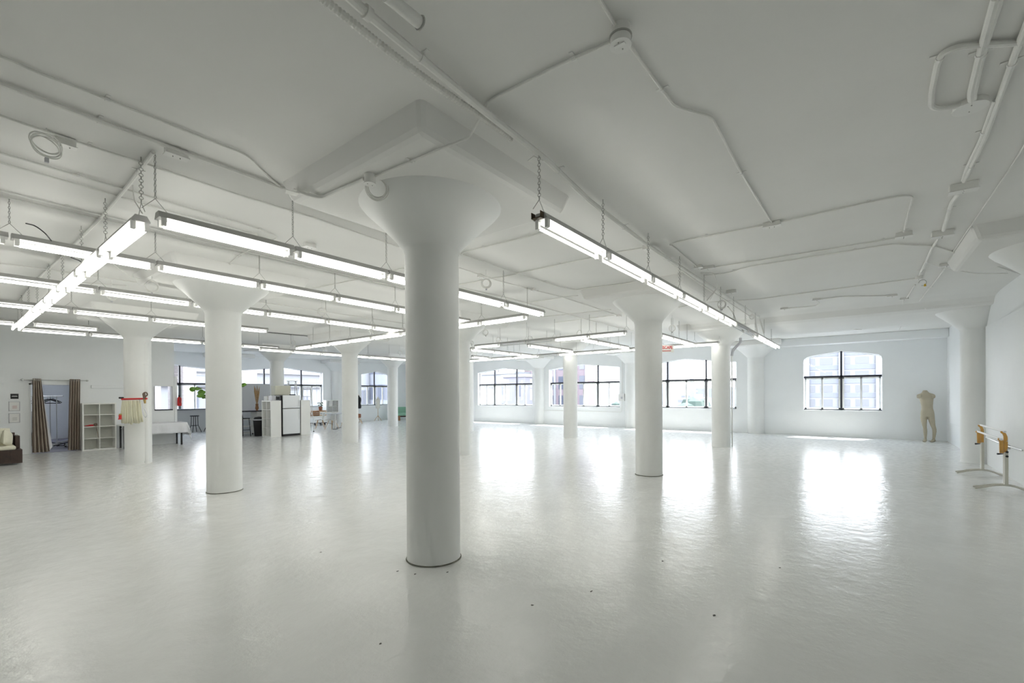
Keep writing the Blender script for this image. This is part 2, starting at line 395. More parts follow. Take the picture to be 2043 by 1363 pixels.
# half columns on the outer walls
for i, (x, y, a0, lb) in enumerate(((XW, Y1, PI/2, 'white half-round pilaster between the small window and the wide window'), (XW, Y2, PI/2, 'white half-round pilaster with the switch box beside it'),
                      (XW, Y3, PI/2, 'white half-round pilaster between the two far wide windows'), (X2, YW, PI, 'white half-round pilaster behind the kitchen counter'), (X3, YW, PI, 'white half-round pilaster beside the small cube shelf'))):
    t = thing('pilaster', lb, 'pilaster', (x, y, 0), kind='structure')
    MB().lathe([(.30, 0), (.30, 2.98)], 20, a0=a0, a1=a0+PI, cap=False).build('shaft', 'col', t, smooth=True)
    MB().lathe([(r+.04, z) for r, z in capp], 20, a0=a0, a1=a0+PI, cap=False).build('capital', 'col', t, smooth=True)
    v = (-.95, -.95, 0, .95) if a0 == PI/2 else (-.95, -.95, .95, 0)
    MB().box((v[0], v[1], ZP), (v[2], v[3], ZC)).build('drop_panel', 'ceil', t, bevel=.02)
# ------------------------------------------------------------------ tube lights
def fixture_proto(lit):
    """unit batten running along +x from 0 to 1.15, tube centre at z = 0"""
    L = 1.15
    t = thing('tube_light', '', 'light')
    mb = MB(); mb.prism([(.01, -.064, .046), (.01, .064, .046), (.01, .064, .054), (.01, .040, .098), (.01, -.040, .098), (.01, -.064, .054)], (L-.02, 0, 0)).build('housing', 'batten', t)
    for y in (-.046, .046):
        MB().tube([(.065, y, 0), (L-.065, y, 0)], .0128, 10).build('tube', 'lamp' if lit else 'dead', t, smooth=True)
        for x0 in (.030, L-.065):
            MB().box((x0, y-.015, -.017), (x0+.032, y+.015, .047)).build('lamp_socket', 'tubewhite', t)
    mb = MB(); z = .20; k = 0; z1 = ZC-3.02
    mb.tube([(-.09, 0, .098), (0, 0, .20)], .0028, 5); mb.tube([(.09, 0, .098), (0, 0, .20)], .0028, 5)
    while z < z1-.02:
        mb.torus((0, 0, z+.013), .014, .0028, (1, 0, 0) if k % 2 else (0, 1, 0), 8, 4, sx=.45 if k % 2 == 0 else 1); z += .024; k += 1
    mb.tube([(0, 0, z1-.03), (0, 0, z1)], .005, 5)
    mb.build('hanging_chain', 'zinc', t)
    return t
protoL = fixture_proto(True); protoD = fixture_proto(False)
ORD = 'first second third fourth fifth sixth seventh eighth ninth tenth eleventh twelfth'.split()
used = set()
rows = [  # axis, const, joints, tube z, dark indices, description, group
    ('x', 4.57, [1.13, 2.26, 3.4, 4.53, 5.67, 6.8], 3.02, (), 'row that passes close behind the large front column'),
    ('x', 6.77, [j*1.0775 for j in (-.65, .45, 1.55, 2.66, 3.74, 4.85, 5.75, 6.68)], 3.15, (), 'second row deep beyond the large front column'),
    ('x', 9.02, [j*1.0775 for j in (-.75, .33, 1.42, 2.53, 3.65, 4.78, 5.85, 6.75)], 3.15, (), 'row running just behind the fig plant column'),
    ('x', 11.45, [j*1.0775 for j in (-.75, .35, 1.46, 2.55, 3.6, 4.67)], 3.15, (), 'row in front of the ribbon rack column'),
    ('x', 13.8, [0., 1.03*1.056], 3.10, (), 'short row left of the long cross row end'),
    ('x', 13.85, [1.30, 2.36], 3.12, (), 'short row right of the long cross row end'),
    ('x', 14.9, [1.12*1.056, 2.22*1.056, 3.3*1.056, 4.5*1.056, 5.45*1.056, 6.52*1.056], 3.10, (), 'row passing behind the ribbon rack column'),
    ('x', 14.8, [7.23-1.0, 7.23, 8.25, 9.25, 10.15, 11.12, 12.1, 13.1], 3.02, (), 'farthest row along the kitchen side'),
    ('x', 9.9, [10.6, 11.7, 12.5, 13.2, 14.02], 3.02, (), 'short row nearest the far wide window'),
    ('x', 12.1, [13.0, 14.0], 3.05, (), 'single batten beyond the short rows'),
    ('x', 7.85, [10.9, 11.9, 12.7, 13.45], 3.02, (), 'short row crossing toward the pink brick view'),
    ('x', 5.9, [10.6, 11.46, 12.2, 12.93, 13.6], 3.02, (), 'short row ending behind the ESCAPE sign column'),
    ('x', 4.0, [10.4, 11.2, 12.06, 12.69, 13.42, 14.05], 3.02, (), 'short row above the red ESCAPE sign'),
    ('y', 13.95, [j*.986 for j in (3.3, 4.0, 5.0, 6.0, 6.76, 7.4, 8.08, 8.8, 9.7, 10.9, 12.0, 12.9, 13.5)], 3.0, (7,), 'cross row nearest the window wall'),
    ('y', 10.2, [4.45, 5.44, 6.48, 7.4, 8.36, 9.35], 3.02, (2, 3), 'partly dark cross row before the window wall'),
    ('y', 6.85, [4.95, 6.1, 7.4, 8.6, 9.78, 10.8, 11.8, 12.7, 13.65], 3.02, (), 'cross row seen past both sides of the front column'),
    ('y', 1.08, [4.75, 6.02, 7.21, 8.47, 9.63, 10.86, 11.95, 13.0, 14.1], 3.02, (), 'steep cross row on the kitchen side'),
    ('x', 2.03, [2.98, 4.1, 5.3, 6.48, 7.72, 8.8, 9.85, 11.0, 12.18, 13.4, 14.6, 15.8], 2.95, (6, 7), 'long near row leading to the small window'),
]
Lf = 1.15
# children lists fixed once, for fast copies
kL, kD = kids(protoL), kids(protoD)
nf = 0
for ax, c, js, z, dark, desc in rows:
    for i, (a, b) in enumerate(zip(js, js[1:])):
        lit = i not in dark; src, kk = (protoL, kL) if lit else (protoD, kD)
        key = lit
        if key not in used: t = src; used.add(key); cc = None
        else:
            t = src.copy(); C.objects.link(t)
            for ch in kk:
                q = ch.copy(); q.parent = t; C.objects.link(q)
        t.location = (a, c, z) if ax == 'x' else (c, a, z)
        t.rotation_euler = (0, 0, 0 if ax == 'x' else PI/2)
        t.scale = ((b-a)/Lf, 1, 1)
        n = len(js)-1
        tag(t, ('%s %stube light of the %s' % (ORD[i], '' if lit else 'unlit ', desc)) if n > 1 else 'lone tube light, '+desc, 'light', 'tube lights of the '+desc)
        nf += 1
# dark end bracket of the near row
for (x, y, z) in ((2.90, 2.03, 2.95),):
    t = thing('end_bracket', 'rusty dark bracket on the open end of the long near light row', 'bracket', (x, y, z))
    MB().box((.03, -.045, .04), (.08, .045, .046)).box((.03, -.045, .04), (.08, -.04, .09)).box((.03, .04, .04), (.08, .045, .09)).build('channel', mat('rusty_steel', (.10, .07, .04, 1), .6, metal=.5, var=.4, vscale=30), t)
    for k in range(3): MB().lathe([(.006, .036), (.006, .042)], 8, c=(.045+.01*k, -.02+.02*k)).build('screw', 'zinc', t)
# ------------------------------------------------------------------ conduits on the ceiling
def smooth_path(pts, r=.12, n=4):
    """round the corners of a polyline"""
    out = [pts[0]]
    for p0, p, p1 in zip(pts, pts[1:], pts[2:]):
        a = (p0-p); b = (p1-p); k = min(r, a.length*.45, b.length*.45)
        A = p+a.normalized()*k; B = p+b.normalized()*k
        for i in range(n+1):
            t = i/n; out.append(A*(1-t)**2+p*2*t*(1-t)+B*t*t)
    return out+[pts[-1]]
PIPES = []
def pipe(px, r, label, z=None, name='conduit', cat='conduit', m='pipe', clips=True, corner=.06):
    z = ZC-r-.006 if z is None else z
    pts = [W(v[0], v[1], z=z if len(v) < 3 else v[2]) for v in px]
    pts = smooth_path(pts, corner) if len(pts) > 2 else pts
    o0 = pts[0].copy()
    t = thing(name, label, cat, o0)
    MB().tube([p-o0 for p in pts], r, 8).build('pipe_run', m, t, smooth=True)
    # clips every ~1.6 m
    if clips:
        acc = .5; k = 0
        for a, b in zip(pts, pts[1:]):
            d = (b-a).length
            while acc < d and k < 10:
                p = a+(b-a)*(acc/d)-o0; dv = (b-a).normalized(); sd = Vector((-dv.y, dv.x, 0))
                mb = MB(); mb.tube([p-dv*.012, p+dv*.012], r+.004, 8)
                q = p-sd*.0+Vector((0, 0, r)); e = sd*(r+.03)
                mb.prism([q-e-dv*.011, q+e-dv*.011, q+e+dv*.011, q-e+dv*.011], (0, 0, .005)); mb.build('pipe_clip', 'tubewhite', t)
                acc += 1.6; k += 1
            acc -= d
    return t
r1 = .0095
pipe([(-12, 107), (80, 147), (145, 171), (380, 265), (490, 308), (546, 363), (570, 378)], r1, 'thin conduit topmost on the kitchen side, kinking toward the drop panel')
pipe([(-12, 162), (336, 293), (566, 376), (590, 382, 3.5), (606, 386, ZP-.02), (643, 395, ZP-.02), (668, 383, ZP-.02), (727, 358, ZP-.02)], .017, 'conduit passing the square junction box, curving to the front column')
pipe([(735, 358, ZP-.015), (783, 338, ZP-.015), (818, 323, ZP-.015), (896, 290, ZP-.015), (920, 281, 3.46), (936, 275, 3.52), (959, 233, 3.585), (973, 205), (987, 195), (1121, 127), (1222, 82)], r1, 'conduit crossing the big pipe from the front column to the round box')
pipe([(1195, -3), (1234, 61)], r1, 'short conduit entering the round box from above')
pipe([(1256, 90), (1345, 212), (1420, 233), (1473, 335), (1540, 445)], r1, 'kinked conduit running down from the round box to the bare ceiling')
pipe([(-12, 226), (120, 272), (293, 328), (480, 390), (630, 436), (795, 493)], r1, 'straight conduit under the coiled cable on the kitchen side')
pipe([(919, 506), (1000, 535), (1056, 553.5), (1125, 575), (1150, 578.6), (1188, 573), (1269, 563), (1313, 555.7), (1351, 550)], r1, 'conduit bending round the drop panel of the ESCAPE sign column')
pipe([(916, 534.6), (986, 558), (1060, 578), (1122, 593), (1232, 629)], r1, 'straight conduit beyond the front column ending at a small box')
pipe([(920, 509), (926, 503), (1099, 461)], r1, 'cross conduit joining the front column to the long near light row')
pipe([(916, 568), (1026, 548), (1031, 546), (1232, 503.4), (1288, 494)], r1, 'cross conduit reaching the big pipe beside its junction box')
pipe([(1050, 605), (1119, 594), (1153, 590)], r1, 'short cross conduit ending at the middle drop panel')
pipe([(1078, 633), (1219, 618)], r1, 'faint short conduit behind the middle drop panel')
pipe([(1106, 644), (1225, 629)], r1, 'second faint short conduit behind the middle drop panel')
pipe([(916, 574), (1019, 596.5), (1225, 652), (1263, 660)], r1, 'long thin conduit over the partly dark cross row')
pipe([(-12, 301), (290, 390), (476, 445), (545.6, 468), (553.7, 474.6), (540, 481), (480, 470)], r1, 'conduit ending in a hooked bend over the first light row')
pipe([(-12, 321), (167, 371.6), (300, 411.6), (477, 459.5), (530, 476)], r1, 'conduit running just below the hooked one', clips=False)
pipe([(-12, 377), (107, 407), (269, 446), (367, 473), (482, 500.5), (636, 536), (729, 558), (808, 574.6)], r1, 'upper conduit of the parallel pair over the second light row')
pipe([(-12, 388), (104, 415.6), (266, 452.6), (370, 481.4), (560, 522.5), (636, 540), (808, 577.5)], r1, 'lower conduit of the parallel pair over the second light row', clips=False)
pipe([(306, 304), (256, 370), (204, 432), (145, 492), (101, 533), (77, 555), (38, 602)], .016, 'cross conduit running beside the steep cross row')
pipe([(504, 497), (480, 507), (443, 542)], r1, 'short bent conduit above the fig plant column')
pipe([(447, 544.5), (491, 554)], r1, 'stub conduit by the second column head', clips=False)
pipe([(808, 535), (781, 543), (605.6, 580)], r1, 'cross conduit left of the front column shaft')
pipe([(-12, 525), (93, 537.6), (145, 546), (290, 566), (364.6, 577)], r1, 'upper of two thin conduits behind the steep cross row')
pipe([(-12, 553), (252, 570.5)], r1, 'lower of two thin conduits behind the steep cross row', clips=False)
pipe([(509.6, 602), (808, 646)], .008, 'thin wire run behind the second light row', clips=False)
pipe([(531.6, 663), (693, 678)], .010, 'dark bare wire near the kitchen column', m='mark', clips=False)
# big pipe and its flexible neighbour
t = pipe([(690, -12), (732, 26), (963, 219), (1090, 319), (1175, 400), (1291, 489), (1395, 557), (1514, 632)], .024, 'thick white pipe crossing the whole ceiling toward the small window', z=3.52, corner=.05)
o0 = t.location
mb = MB(); q = [W(x, y, z=3.52)-o0 for x, y in ((727, 21), (738, 31))]; mb.tube(q, .034, 12); mb.build('coupling', 'pipe', t, smooth=True)
pipe([(1301, 497), (1395, 565), (1500, 634)], .014, 'second pipe beside the thick pipe near the small window', z=3.54)
pts = smooth_path([W(x, y, z=3.53) for x, y in [(640, -5), (805.6, 127), (918.6, 205.6), (970, 240), (1008, 267), (1021, 281)]], .3)
o0 = pts[0].copy(); t = thing('flexible_conduit', 'ribbed flexible conduit hugging the thick ceiling pipe', 'conduit', o0)
fine = []
for a, b in zip(pts, pts[1:]):
    n = max(1, int((b-a).length/.011))
    for i in range(n): fine.append(a+(b-a)*i/n-o0)
MB().tube(fine, [.024 if (i//1) % 2 else .018 for i in range(len(fine))], 8).build('corrugated_hose', 'pipe', t, smooth=False)
# bend of the pipe pair down to the near light row
for k, (xa, xb, lb) in enumerate((((1514, 632), (1524, 665), 'pipe dropping from the ceiling to the near light row end'), ((1506, 630), (1511, 664), 'thinner pipe dropping beside the near light row end'))):
    a = W(*xa, z=3.55); b = W(xb[0], xb[1], X=a.x+.25)
    t = thing('drop_pipe', lb, 'pipe', b); MB().tube([v-b for v in smooth_path([a+Vector((-.3, 0, 0)), a, b], .15)], .02-.006*k, 8).build('pipe_run', 'pipe', t, smooth=True)
pipe([(1337, 489), (1345, 484), (1417, 470), (1529, 448.5), (1640, 425), (1703, 410.5), (1801, 390), (1820.6, 392), (1819, 400), (1809, 437), (1803, 463)], r1, 'conduit looping across the middle ceiling to the square box')
pipe([(1337, 488), (1389, 531)], r1, 'short conduit from the loop corner back toward the thick pipe', clips=False)
pipe([(1420, 534), (1640, 500), (1787, 475)], r1, 'upper of two parallel conduits left of the square box')
pipe([(1404, 550), (1451, 545.6), (1479, 536), (1500, 531), (1640, 509.6), (1759, 490.5), (1779, 487), (1860, 490.5), (1935, 514), (2024, 543.5), (2055, 552)], r1, 'long conduit bending across the ceiling onto the side wall slab')
pipe([(1354, 613), (1407, 603.6), (1514, 597), (1583, 587.6), (1826, 556)], r1, 'cross conduit ending at the round box with yellow wire nut')
pipe([(1571, 615.5), (1628, 610.4), (1635, 605), (1630, 600)], .009, 'short wired run between two small ceiling plates, lower one', clips=False)
pipe([(1635, 597.5), (1676, 592), (1773, 590)], .011, 'short wired run between two small ceiling plates, upper one', clips=False)
pipe([(1986, -5), (1961, 85), (1949, 133), (1936, 186), (1938, 204)], .018, 'first of twin conduits entering the large disc box')
pipe([(1997, -5), (1968, 85), (1956, 130), (1944, 186), (1942, 204)], .016, 'second of twin conduits entering the large disc box')
pipe([(2060, 84), (1962.5, 89), (1912, 93), (1880, 106), (1871, 125), (1859, 183), (1858, 212), (1872, 217), (1925, 209)], .017, 'conduit looping around the large disc box')
pipe([(2060, 20), (2029, 98), (1992, 202), (1965, 276), (1936, 335), (1924, 362)], .018, 'conduit from the frame corner to the upper angle box')
pipe([(1985, 200), (1958, 276), (1929, 335), (1921, 360)], .013, 'thin conduit pressed against the frame corner conduit')
pipe([(1912, 386), (1898.7, 404), (1882, 460)], .018, 'conduit between the two angle boxes')
pipe([(1873.6, 472), (1859.6, 496), (1834.5, 549)], .016, 'conduit from the lower angle box to the yellow wire nut box')
pipe([(1826, 568.6), (1809.5, 593.7)], .012, 'stub conduit past the yellow wire nut box', clips=False)
pipe([(1893, 524), (1890, 529.6), (1876, 549), (1834.5, 600.7), (1826, 606), (1703.5, 619), (1697, 624), (1695, 655)], .012, 'thin conduit turning over the lowered slab band')
pipe([(2055, 272), (2013, 340), (1904, 499), (1893, 522)], .008, 'long thin cord stretched along the side wall slab', clips=False, m='pipe')
pipe([(1848.5, 524), (1890, 536.5), (1946, 546), (2010, 545.7)], .007, 'sagging cable between the box and the side wall', z=3.5, clips=False)
# boxes
def jbox(px, r, label, square=False, h=.06, zz=None, name='junction_box', w=None, ang=0):
    p = W(px[0], px[1], z=zz or ZC-.02); p.z = ZC
    t = thing(name, label, 'junction box', p, ang)
    if square:
        w = w or (r, r)
        MB().box((-w[0], -w[1], -h), (w[0], w[1], 0)).build('box_body', 'pipe', t, bevel=.005)
        MB().box((-w[0]-.006, -w[1]-.006, -h-.006), (w[0]+.006, w[1]+.006, -h)).build('cover_plate', 'tubewhite', t)
    else:
        MB().lathe([(r, 0), (r, -h), (r*.97, -h-.004)], 24).build('box_body', 'pipe', t, smooth=True)
        MB().lathe([(r+.004, -h-.004), (r+.004, -h-.010)], 24).build('cover_plate', 'tubewhite', t, smooth=True)
    for s in (-1, 1): MB().lathe([(.004, -h-.006), (.004, -h-.014)], 8, c=(s*r*.5, 0)).build('screw', 'zinc', t)
    return t
t = jbox((1238, 62), .055, 'round two-tier junction box hanging high on the near ceiling', h=.09)
MB().lathe([(.062, -.05), (.062, -.058)], 24).build('collar', 'zinc', t, smooth=True)
MB().box((-.02, -.03, -.105), (.0, .03, -.1)).build('socket_face', 'paper', t)
jbox((352, 302), .05, 'long white junction box on the thick kitchen-side conduit', True, .06, w=(.075, .035))
jbox((130, 280), .05, 'white socket box beside the large coiled cable', True, .06, w=(.06, .03))
tb = jbox((738, 356), .045, 'round box beside the cable coil on the front column', h=.07, zz=ZP-.03); tb.location.z = ZP
jbox((1292, 493), .05, 'junction box straddling the thick pipe', True, .05)
jbox((1540, 447), .05, 'junction box where three conduits meet mid ceiling', True, .05, w=(.09, .04), ang=PI/2)
jbox((1803, 468), .055, 'square junction box under the corner of the looping conduit', True, .05, w=(.05, .08))
jbox((1936, 211), .09, 'large disc junction box inside the conduit loop', h=.03)
jbox((1922, 371), .06, 'upper angle box with an open dark side', True, .07, w=(.05, .10))
jbox((1880, 464), .06, 'lower angle box with an open dark side', True, .07, w=(.05, .10))
t = jbox((1833, 553), .05, 'round box with a yellow wire nut dangling from it', h=.05)
MB().torus((.02, -.05, -.12), .05, .004, (1, 0, 0), 16, 5, a1=5).build('loose_wire', 'zinc', t)
MB().lathe([(.018, -.19), (.012, -.15)], 10, c=(.0, -.08)).build('wire_nut', 'yellow', t)
jbox((1889, 528), .045, 'small flat box on the thin side conduit', True, .04, w=(.03, .09))
jbox((1412, 534), .045, 'small box at the start of two parallel conduits', True, .04, w=(.03, .10))
jbox((1393, 532), .045, 'small box at the looping conduit end', True, .04, w=(.03, .06))
jbox((1565, 616), .04, 'small ceiling plate farthest along the wired run', True, .035, w=(.04, .08))
jbox((1630, 598), .04, 'small ceiling plate in the middle of the wired run', True, .035, w=(.04, .08))
jbox((1780, 590), .04, 'small ceiling plate at the near end of the wired run', True, .035, w=(.04, .08))
jbox((1804, 596), .04, 'small ceiling plate past the yellow wire nut', True, .035, w=(.03, .07))
jbox((1235, 630), .04, 'small box at the middle column head', True, .04, w=(.05, .05))
jbox((1064, 578), .04, 'small box on the straight conduit right of the front column', True, .04, w=(.04, .03))
jbox((959, 551), .04, 'small box above the cable ring right of the front column', True, .04, w=(.06, .03))
jbox((503, 469), .06, 'round smoke detector over the first light row', name='smoke_detector', h=.03)
jbox((486, 468), .04, 'small round base plate beside the smoke detector', h=.02)
jbox((618, 489), .05, 'white sensor box over the first light row', True, .05, w=(.07, .04))
jbox((512, 689), .05, 'dark-edged box above the kitchen', True, .05)
jbox((325, 566), .04, 'small box on the thin conduit behind the steep cross row', True, .04)
jbox((1295, 495), .03, 'tiny clamp plate on the thick pipe', True, .03)
jbox((1358, 547), .04, 'square box with dark hole beside the thick pipe', True, .05)
jbox((1459, 581), .05, 'small twin box hanging past the thick pipe', True, .06, w=(.04, .09))
# gusset plates at slab panel and bare hooks
for (x, y), lb in (((581, 384), 'flat white patch plate by the slab panel corner'), ((1067, 319), 'ragged metal plate under the thick pipe')):
    p = W(x, y, z=ZP if x < 700 else 3.49)
    MBo = MB().prism([(-.06, -.03, 0), (.05, -.05, 0), (.06, .03, 0), (-.03, .05, 0)], (0, 0, -.006)).build('patch_plate', 'pipe'); MBo.location = p; tag(MBo, lb, 'plate')
# capped tube hanging at the near ceiling
a = W(770, -10, z=3.5); b = W(838, 46, z=3.5)
t = thing('capped_tube', 'short capped white tube on the ceiling beside the thick pipe', 'tube', a)
d = b-a; MB().tube([Vector(), d], .030, 16).build('tube_body', 'pipe', t, smooth=True); MB().torus(d, .032, .006, d, 20, 6).build('end_ring', 'zinc', t, smooth=True)
MB().tube([d*.35+Vector((0, 0, .02)), d*.35+Vector((0, 0, .1))], .006, 6).build('hanger', 'zinc', t)
# coiled cables
def coil(px, Rpx, label, z=3.35, ax=None, turns=4, plug=True, r=.0045):
    p = W(px[0], px[1], z=z); dist = (p-Vector((0, 0, H))).dot(FW); Rr = Rpx*dist/F_
    v = (Vector((0, 0, H))-p); v.z = 0; v.normalize()
    ax = Vector(ax) if ax else v
    t = thing('cable_coil', label, 'cable', p)
    mb = MB()
    for k in range(turns):
        mb.torus((random.uniform(-.008, .008)*(1), random.uniform(-.006, .006), -k*.004+random.uniform(-.01, .01)*Rr*4), Rr*random.uniform(.78, 1.02), r, ax+Vector((random.uniform(-.3, .3), random.uniform(-.3, .3), random.uniform(-.2, .2))), 28, 5, sx=random.uniform(.88, 1))
    mb.build('cable_loops', 'pipe', t, smooth=True)
    mb = MB(); mb.tube([(0, 0, Rr*.95), (0, 0, ZC-z-.01)], .004, 5); mb.build('tail', 'pipe', t)
    if plug: MB().box((-.012, -.012, -Rr-.035), (.012, .012, -Rr)).build('plug', 'frameg', t, bevel=.004)
    return t
coil((93, 288), 27, 'large white cable coil hanging nearest on the kitchen side', z=3.47, ax=(-.3, -.5, -.9), turns=5)
coil((752, 374), 23, 'white cable coil hanging against the front column head', z=3.36, turns=5, plug=False)
coil((303, 571), 12, 'cable ring between the second and third light rows', z=3.3)
coil((223, 590), 9, 'cable ring just behind the steep cross row', z=3.3)
coil((970, 565), 10, 'cable ring beside the front column shaft', z=3.38)
coil((642, 622), 8, 'cable ring over the middle of the second light row', z=3.35)
coil((584, 684), 5.5, 'cable ring above the kitchen counter', z=3.3)
coil((649, 700), 4, 'tiny cable ring above the fridge', z=3.3)
coil((798, 703), 4, 'tiny cable ring just left of the front column', z=3.3)
coil((741, 660), 5, 'cable ring under the second light row end', z=3.3)
coil((969, 663), 6, 'cable ring just past the front column', z=3.25)
coil((994, 678), 5, 'cable ring second past the front column', z=3.25)
coil((941, 684), 4, 'cable ring hugging the front column edge', z=3.25)
coil((1058, 675), 5, 'cable ring third past the front column', z=3.25)
coil((1156, 664), 6, 'cable ring above the middle far column', z=3.3)
coil((1341, 655), 7, 'bundled cable ring above the ESCAPE sign', z=3.25)
coil((1440, 607), 9, 'cable bundle over the long near light row', z=3.3)
coil((1500, 632), 5, 'small cable ring at the thick pipe end', z=3.4, plug=False)
# loose cables
def cable(pts, r, label, m='pipe'):
    pts = smooth_path([Vector(p) for p in pts], .25, 5); o0 = pts[0].copy()
    o = MB().tube([p-o0 for p in pts], r, 6).build('loose_cable', m, smooth=True); o.location = o0
    return tag(o, label, 'cable')
cable([W(52, 446, z=3.3), W(70, 450, z=3.34), W(90, 465, z=3.25), W(106, 485, z=3.24)], .006, 'black cable looping onto the second light row', 'blackm')
cable([W(142, 514, z=3.2), W(158, 520, z=3.25), W(172, 530, z=3.2)], .005, 'short black cable beside the steep cross row', 'blackm')
cable([W(225, 527, z=3.4), W(240, 538, z=3.25), W(262, 553, z=3.35), W(280, 556, z=3.5)], .005, 'white cable sagging behind the steep cross row')
cable([W(1398, 545, z=3.55), W(1425, 545, z=3.5), W(1432, 575, z=3.4), W(1410, 600, z=3.12)], .009, 'fat white cable arching over the long near light row')
cable([W(1452, 612, z=3.4), W(1463, 625, z=3.3), W(1469, 643, z=3.08)], .012, 'flexible cable dropping onto the long near light row')
cable([W(265, 370, z=3.5), W(268, 400, z=3.4), W(284, 426, z=3.13)], .005, 'thin cable beside the first light row chain')
# ------------------------------------------------------------------ pipes on columns and walls
p = W(291.5, 924, z=0); p.x -= .03; p.y -= .05
t = thing('downpipe', 'white vertical pipe strapped to the ribbon rack column', 'pipe', p)
MB().tube([(0, 0, 0), (0, 0, 2.85), (-.05, .12, 3.1), (-.1, .2, 3.3)], .095, 20).build('pipe_run', 'col', t, smooth=True)
for z in (.02, 2.33): MB().lathe([(.1, z), (.1, z+.05)], 20).build('pipe_strap', 'col', t, smooth=True)
t = thing('elbow_pipe', 'thin pipe with ribbed elbow on the column before the wide window', 'pipe', (X3+.15, Y1-.27, 0))
MB().tube([(0, 0, 0), (0, 0, 2.72)], .018, 8).build('pipe_run', 'pipe', t, smooth=True)
pp = [Vector((0, 0, 2.7)), Vector((.0, -.02, 2.85)), Vector((.1, -.12, 3.0)), Vector((.2, -.2, 3.1)), Vector((.2, -.2, 3.25))]
pp = smooth_path(pp, .08); ff = []
for a, b in zip(pp, pp[1:]):
    n = max(1, int((b-a).length/.012)); ff += [a+(b-a)*i/n for i in range(n)]
MB().tube(ff, [.042 if i % 2 else .034 for i in range(len(ff))], 10).build('ribbed_elbow', 'frameg', t)
def wallrun(pts, r, label):
    pts = [Vector(p) for p in pts]; o0 = pts[0].copy(); t = thing('wall_conduit', label, 'conduit', o0)
    MB().tube([p-o0 for p in smooth_path(pts, .06)], r, 6).build('pipe_run', 'pipe', t, smooth=True); return t
XI = XW-.02
wallrun([(XI, 8.96, ZC-.05), (XI, 8.96, 2.3), (XI, 8.96, 1.6)], .012, 'conduit running down to the switch box between wide windows')
wallrun([(XI, 8.98, 1.25), (XI, 9.0, .72), (XI, 13.4, .72), (XI, 13.45, 3.0)], .010, 'conduit looping under the window with the pink brick view')
t = thing('switch_box', 'white electrical switch box on the wall between wide windows', 'electrical box', (XW, 8.97, 1.25))
MB().box((-.1, -.15, 0), (0, .15, .34)).build('box_body', 'tubewhite', t, bevel=.01); MB().box((-.115, -.05, .1), (-.1, .03, .2)).build('switch_lever', 'frameg', t)
t = thing('ceiling_fan_stub', 'small white sprinkler bracket above the small window', 'bracket', W(1695, 656, X=16.3))
MB().tube([(0, 0, .12), (0, 0, 0)], .01, 6).build('stem', 'frame', t); MB().box((-.02, -.28, -.02), (.02, .28, -.005), Matrix.Rotation(.15, 3, 'X')).build('crossbar', 'pipe', t)
t.name = 'sprinkler_bracket'
cable([W(1802, 598, z=3.58), W(1800, 648, X=16.4), W(1794, 658, X=16.6)], .008, 'white cord dangling from the slab band')
# ESCAPE sign
p = W(1331, 696, X=12.0)
t = thing('escape_sign', 'white hanging sign with red ESCAPE lettering beside the column', 'sign', p, math.radians(-52))
MB().box((-.42, -.006, -.095), (.175, .006, .095)).build('sign_board', 'exit', t)
def text(s, size, m, parent, loc, rot=(PI/2, 0, 0), align='LEFT', bold=0.004):
    c = bpy.data.curves.new('lettering', 'FONT'); c.body = s; c.size = size; c.align_x = align; c.extrude = .002; c.offset = bold
    tmp = bpy.data.objects.new('tmp', c); C.objects.link(tmp)
    dg = bpy.context.evaluated_depsgraph_get(); me = bpy.data.meshes.new_from_object(tmp.evaluated_get(dg))
    bpy.data.objects.remove(tmp); me.materials.clear(); me.materials.append(M[m])
    o = bpy.data.objects.new('lettering', me); C.objects.link(o); o.parent = parent; o.location = loc; o.rotation_euler = rot
    return o
for s_t, xa, xb in (('ESCAPE', -.155, .14), ('FIRE', -.39, -.19)):
    e = text(s_t, .115, 'exitred', t, (0, -.009, -.005), bold=.002)
    vx = [v.co.x for v in e.data.vertices]; k = (xb-xa)/(max(vx)-min(vx)); e.scale = (k, 1, 1); e.location.x = xa-min(vx)*k
MB().box((-.36, -.011, -.065), (.10, -.007, -.048)).build('underline', 'exitred', t)
for x in (-.3, .16): MB().tube([(x, 0, .115), (x, 0, ZC-p.z)], .003, 5).build('hanger_wire', 'zinc', t)
# ------------------------------------------------------------------ side wall boards, rail
def board(x0, x1, z0, z1, label):
    t = tag(MB().box((x0, YR, z0), (x1, YR+.05, z1)).build('wall_board', 'wall', bevel=.006), label, 'board'); return t
board(16.4, 19.08, .64, 2.94, 'white board panel on the side wall beyond the column, near the mannequin')
board(7.5, 13.95, .62, 3.0, 'long white board panel on the side wall above the ballet barre')
t = thing('wall_rail', 'thin metal rail low on the side wall behind the ballet barre', 'rail', (0, 0, 0))
pr = [W(x, y, Y=YR+.08) for x, y in ((1967, 873), (1994, 884), (2040, 899))]
MB().tube([pr[0], pr[1]], .012, 6).build('rail_bar', 'metal', t); MB().tube([pr[1]+Vector((-.2, 0, -.01)), pr[2]], .012, 6).build('rail_bar', 'metal', t)
p = W(2001, 889, Y=YR+.08)
t2 = thing('outlet_box', 'grey outlet box on the side wall under the barre rails', 'outlet', (p.x, YR, p.z)); MB().box((-.09, 0, -.06), (.07, .07, .05)).build('box_body', 'frameg', t2, bevel=.006); MB().box((-.05, .07, -.03), (.03, .075, .02)).build('socket_face', 'paper', t2)
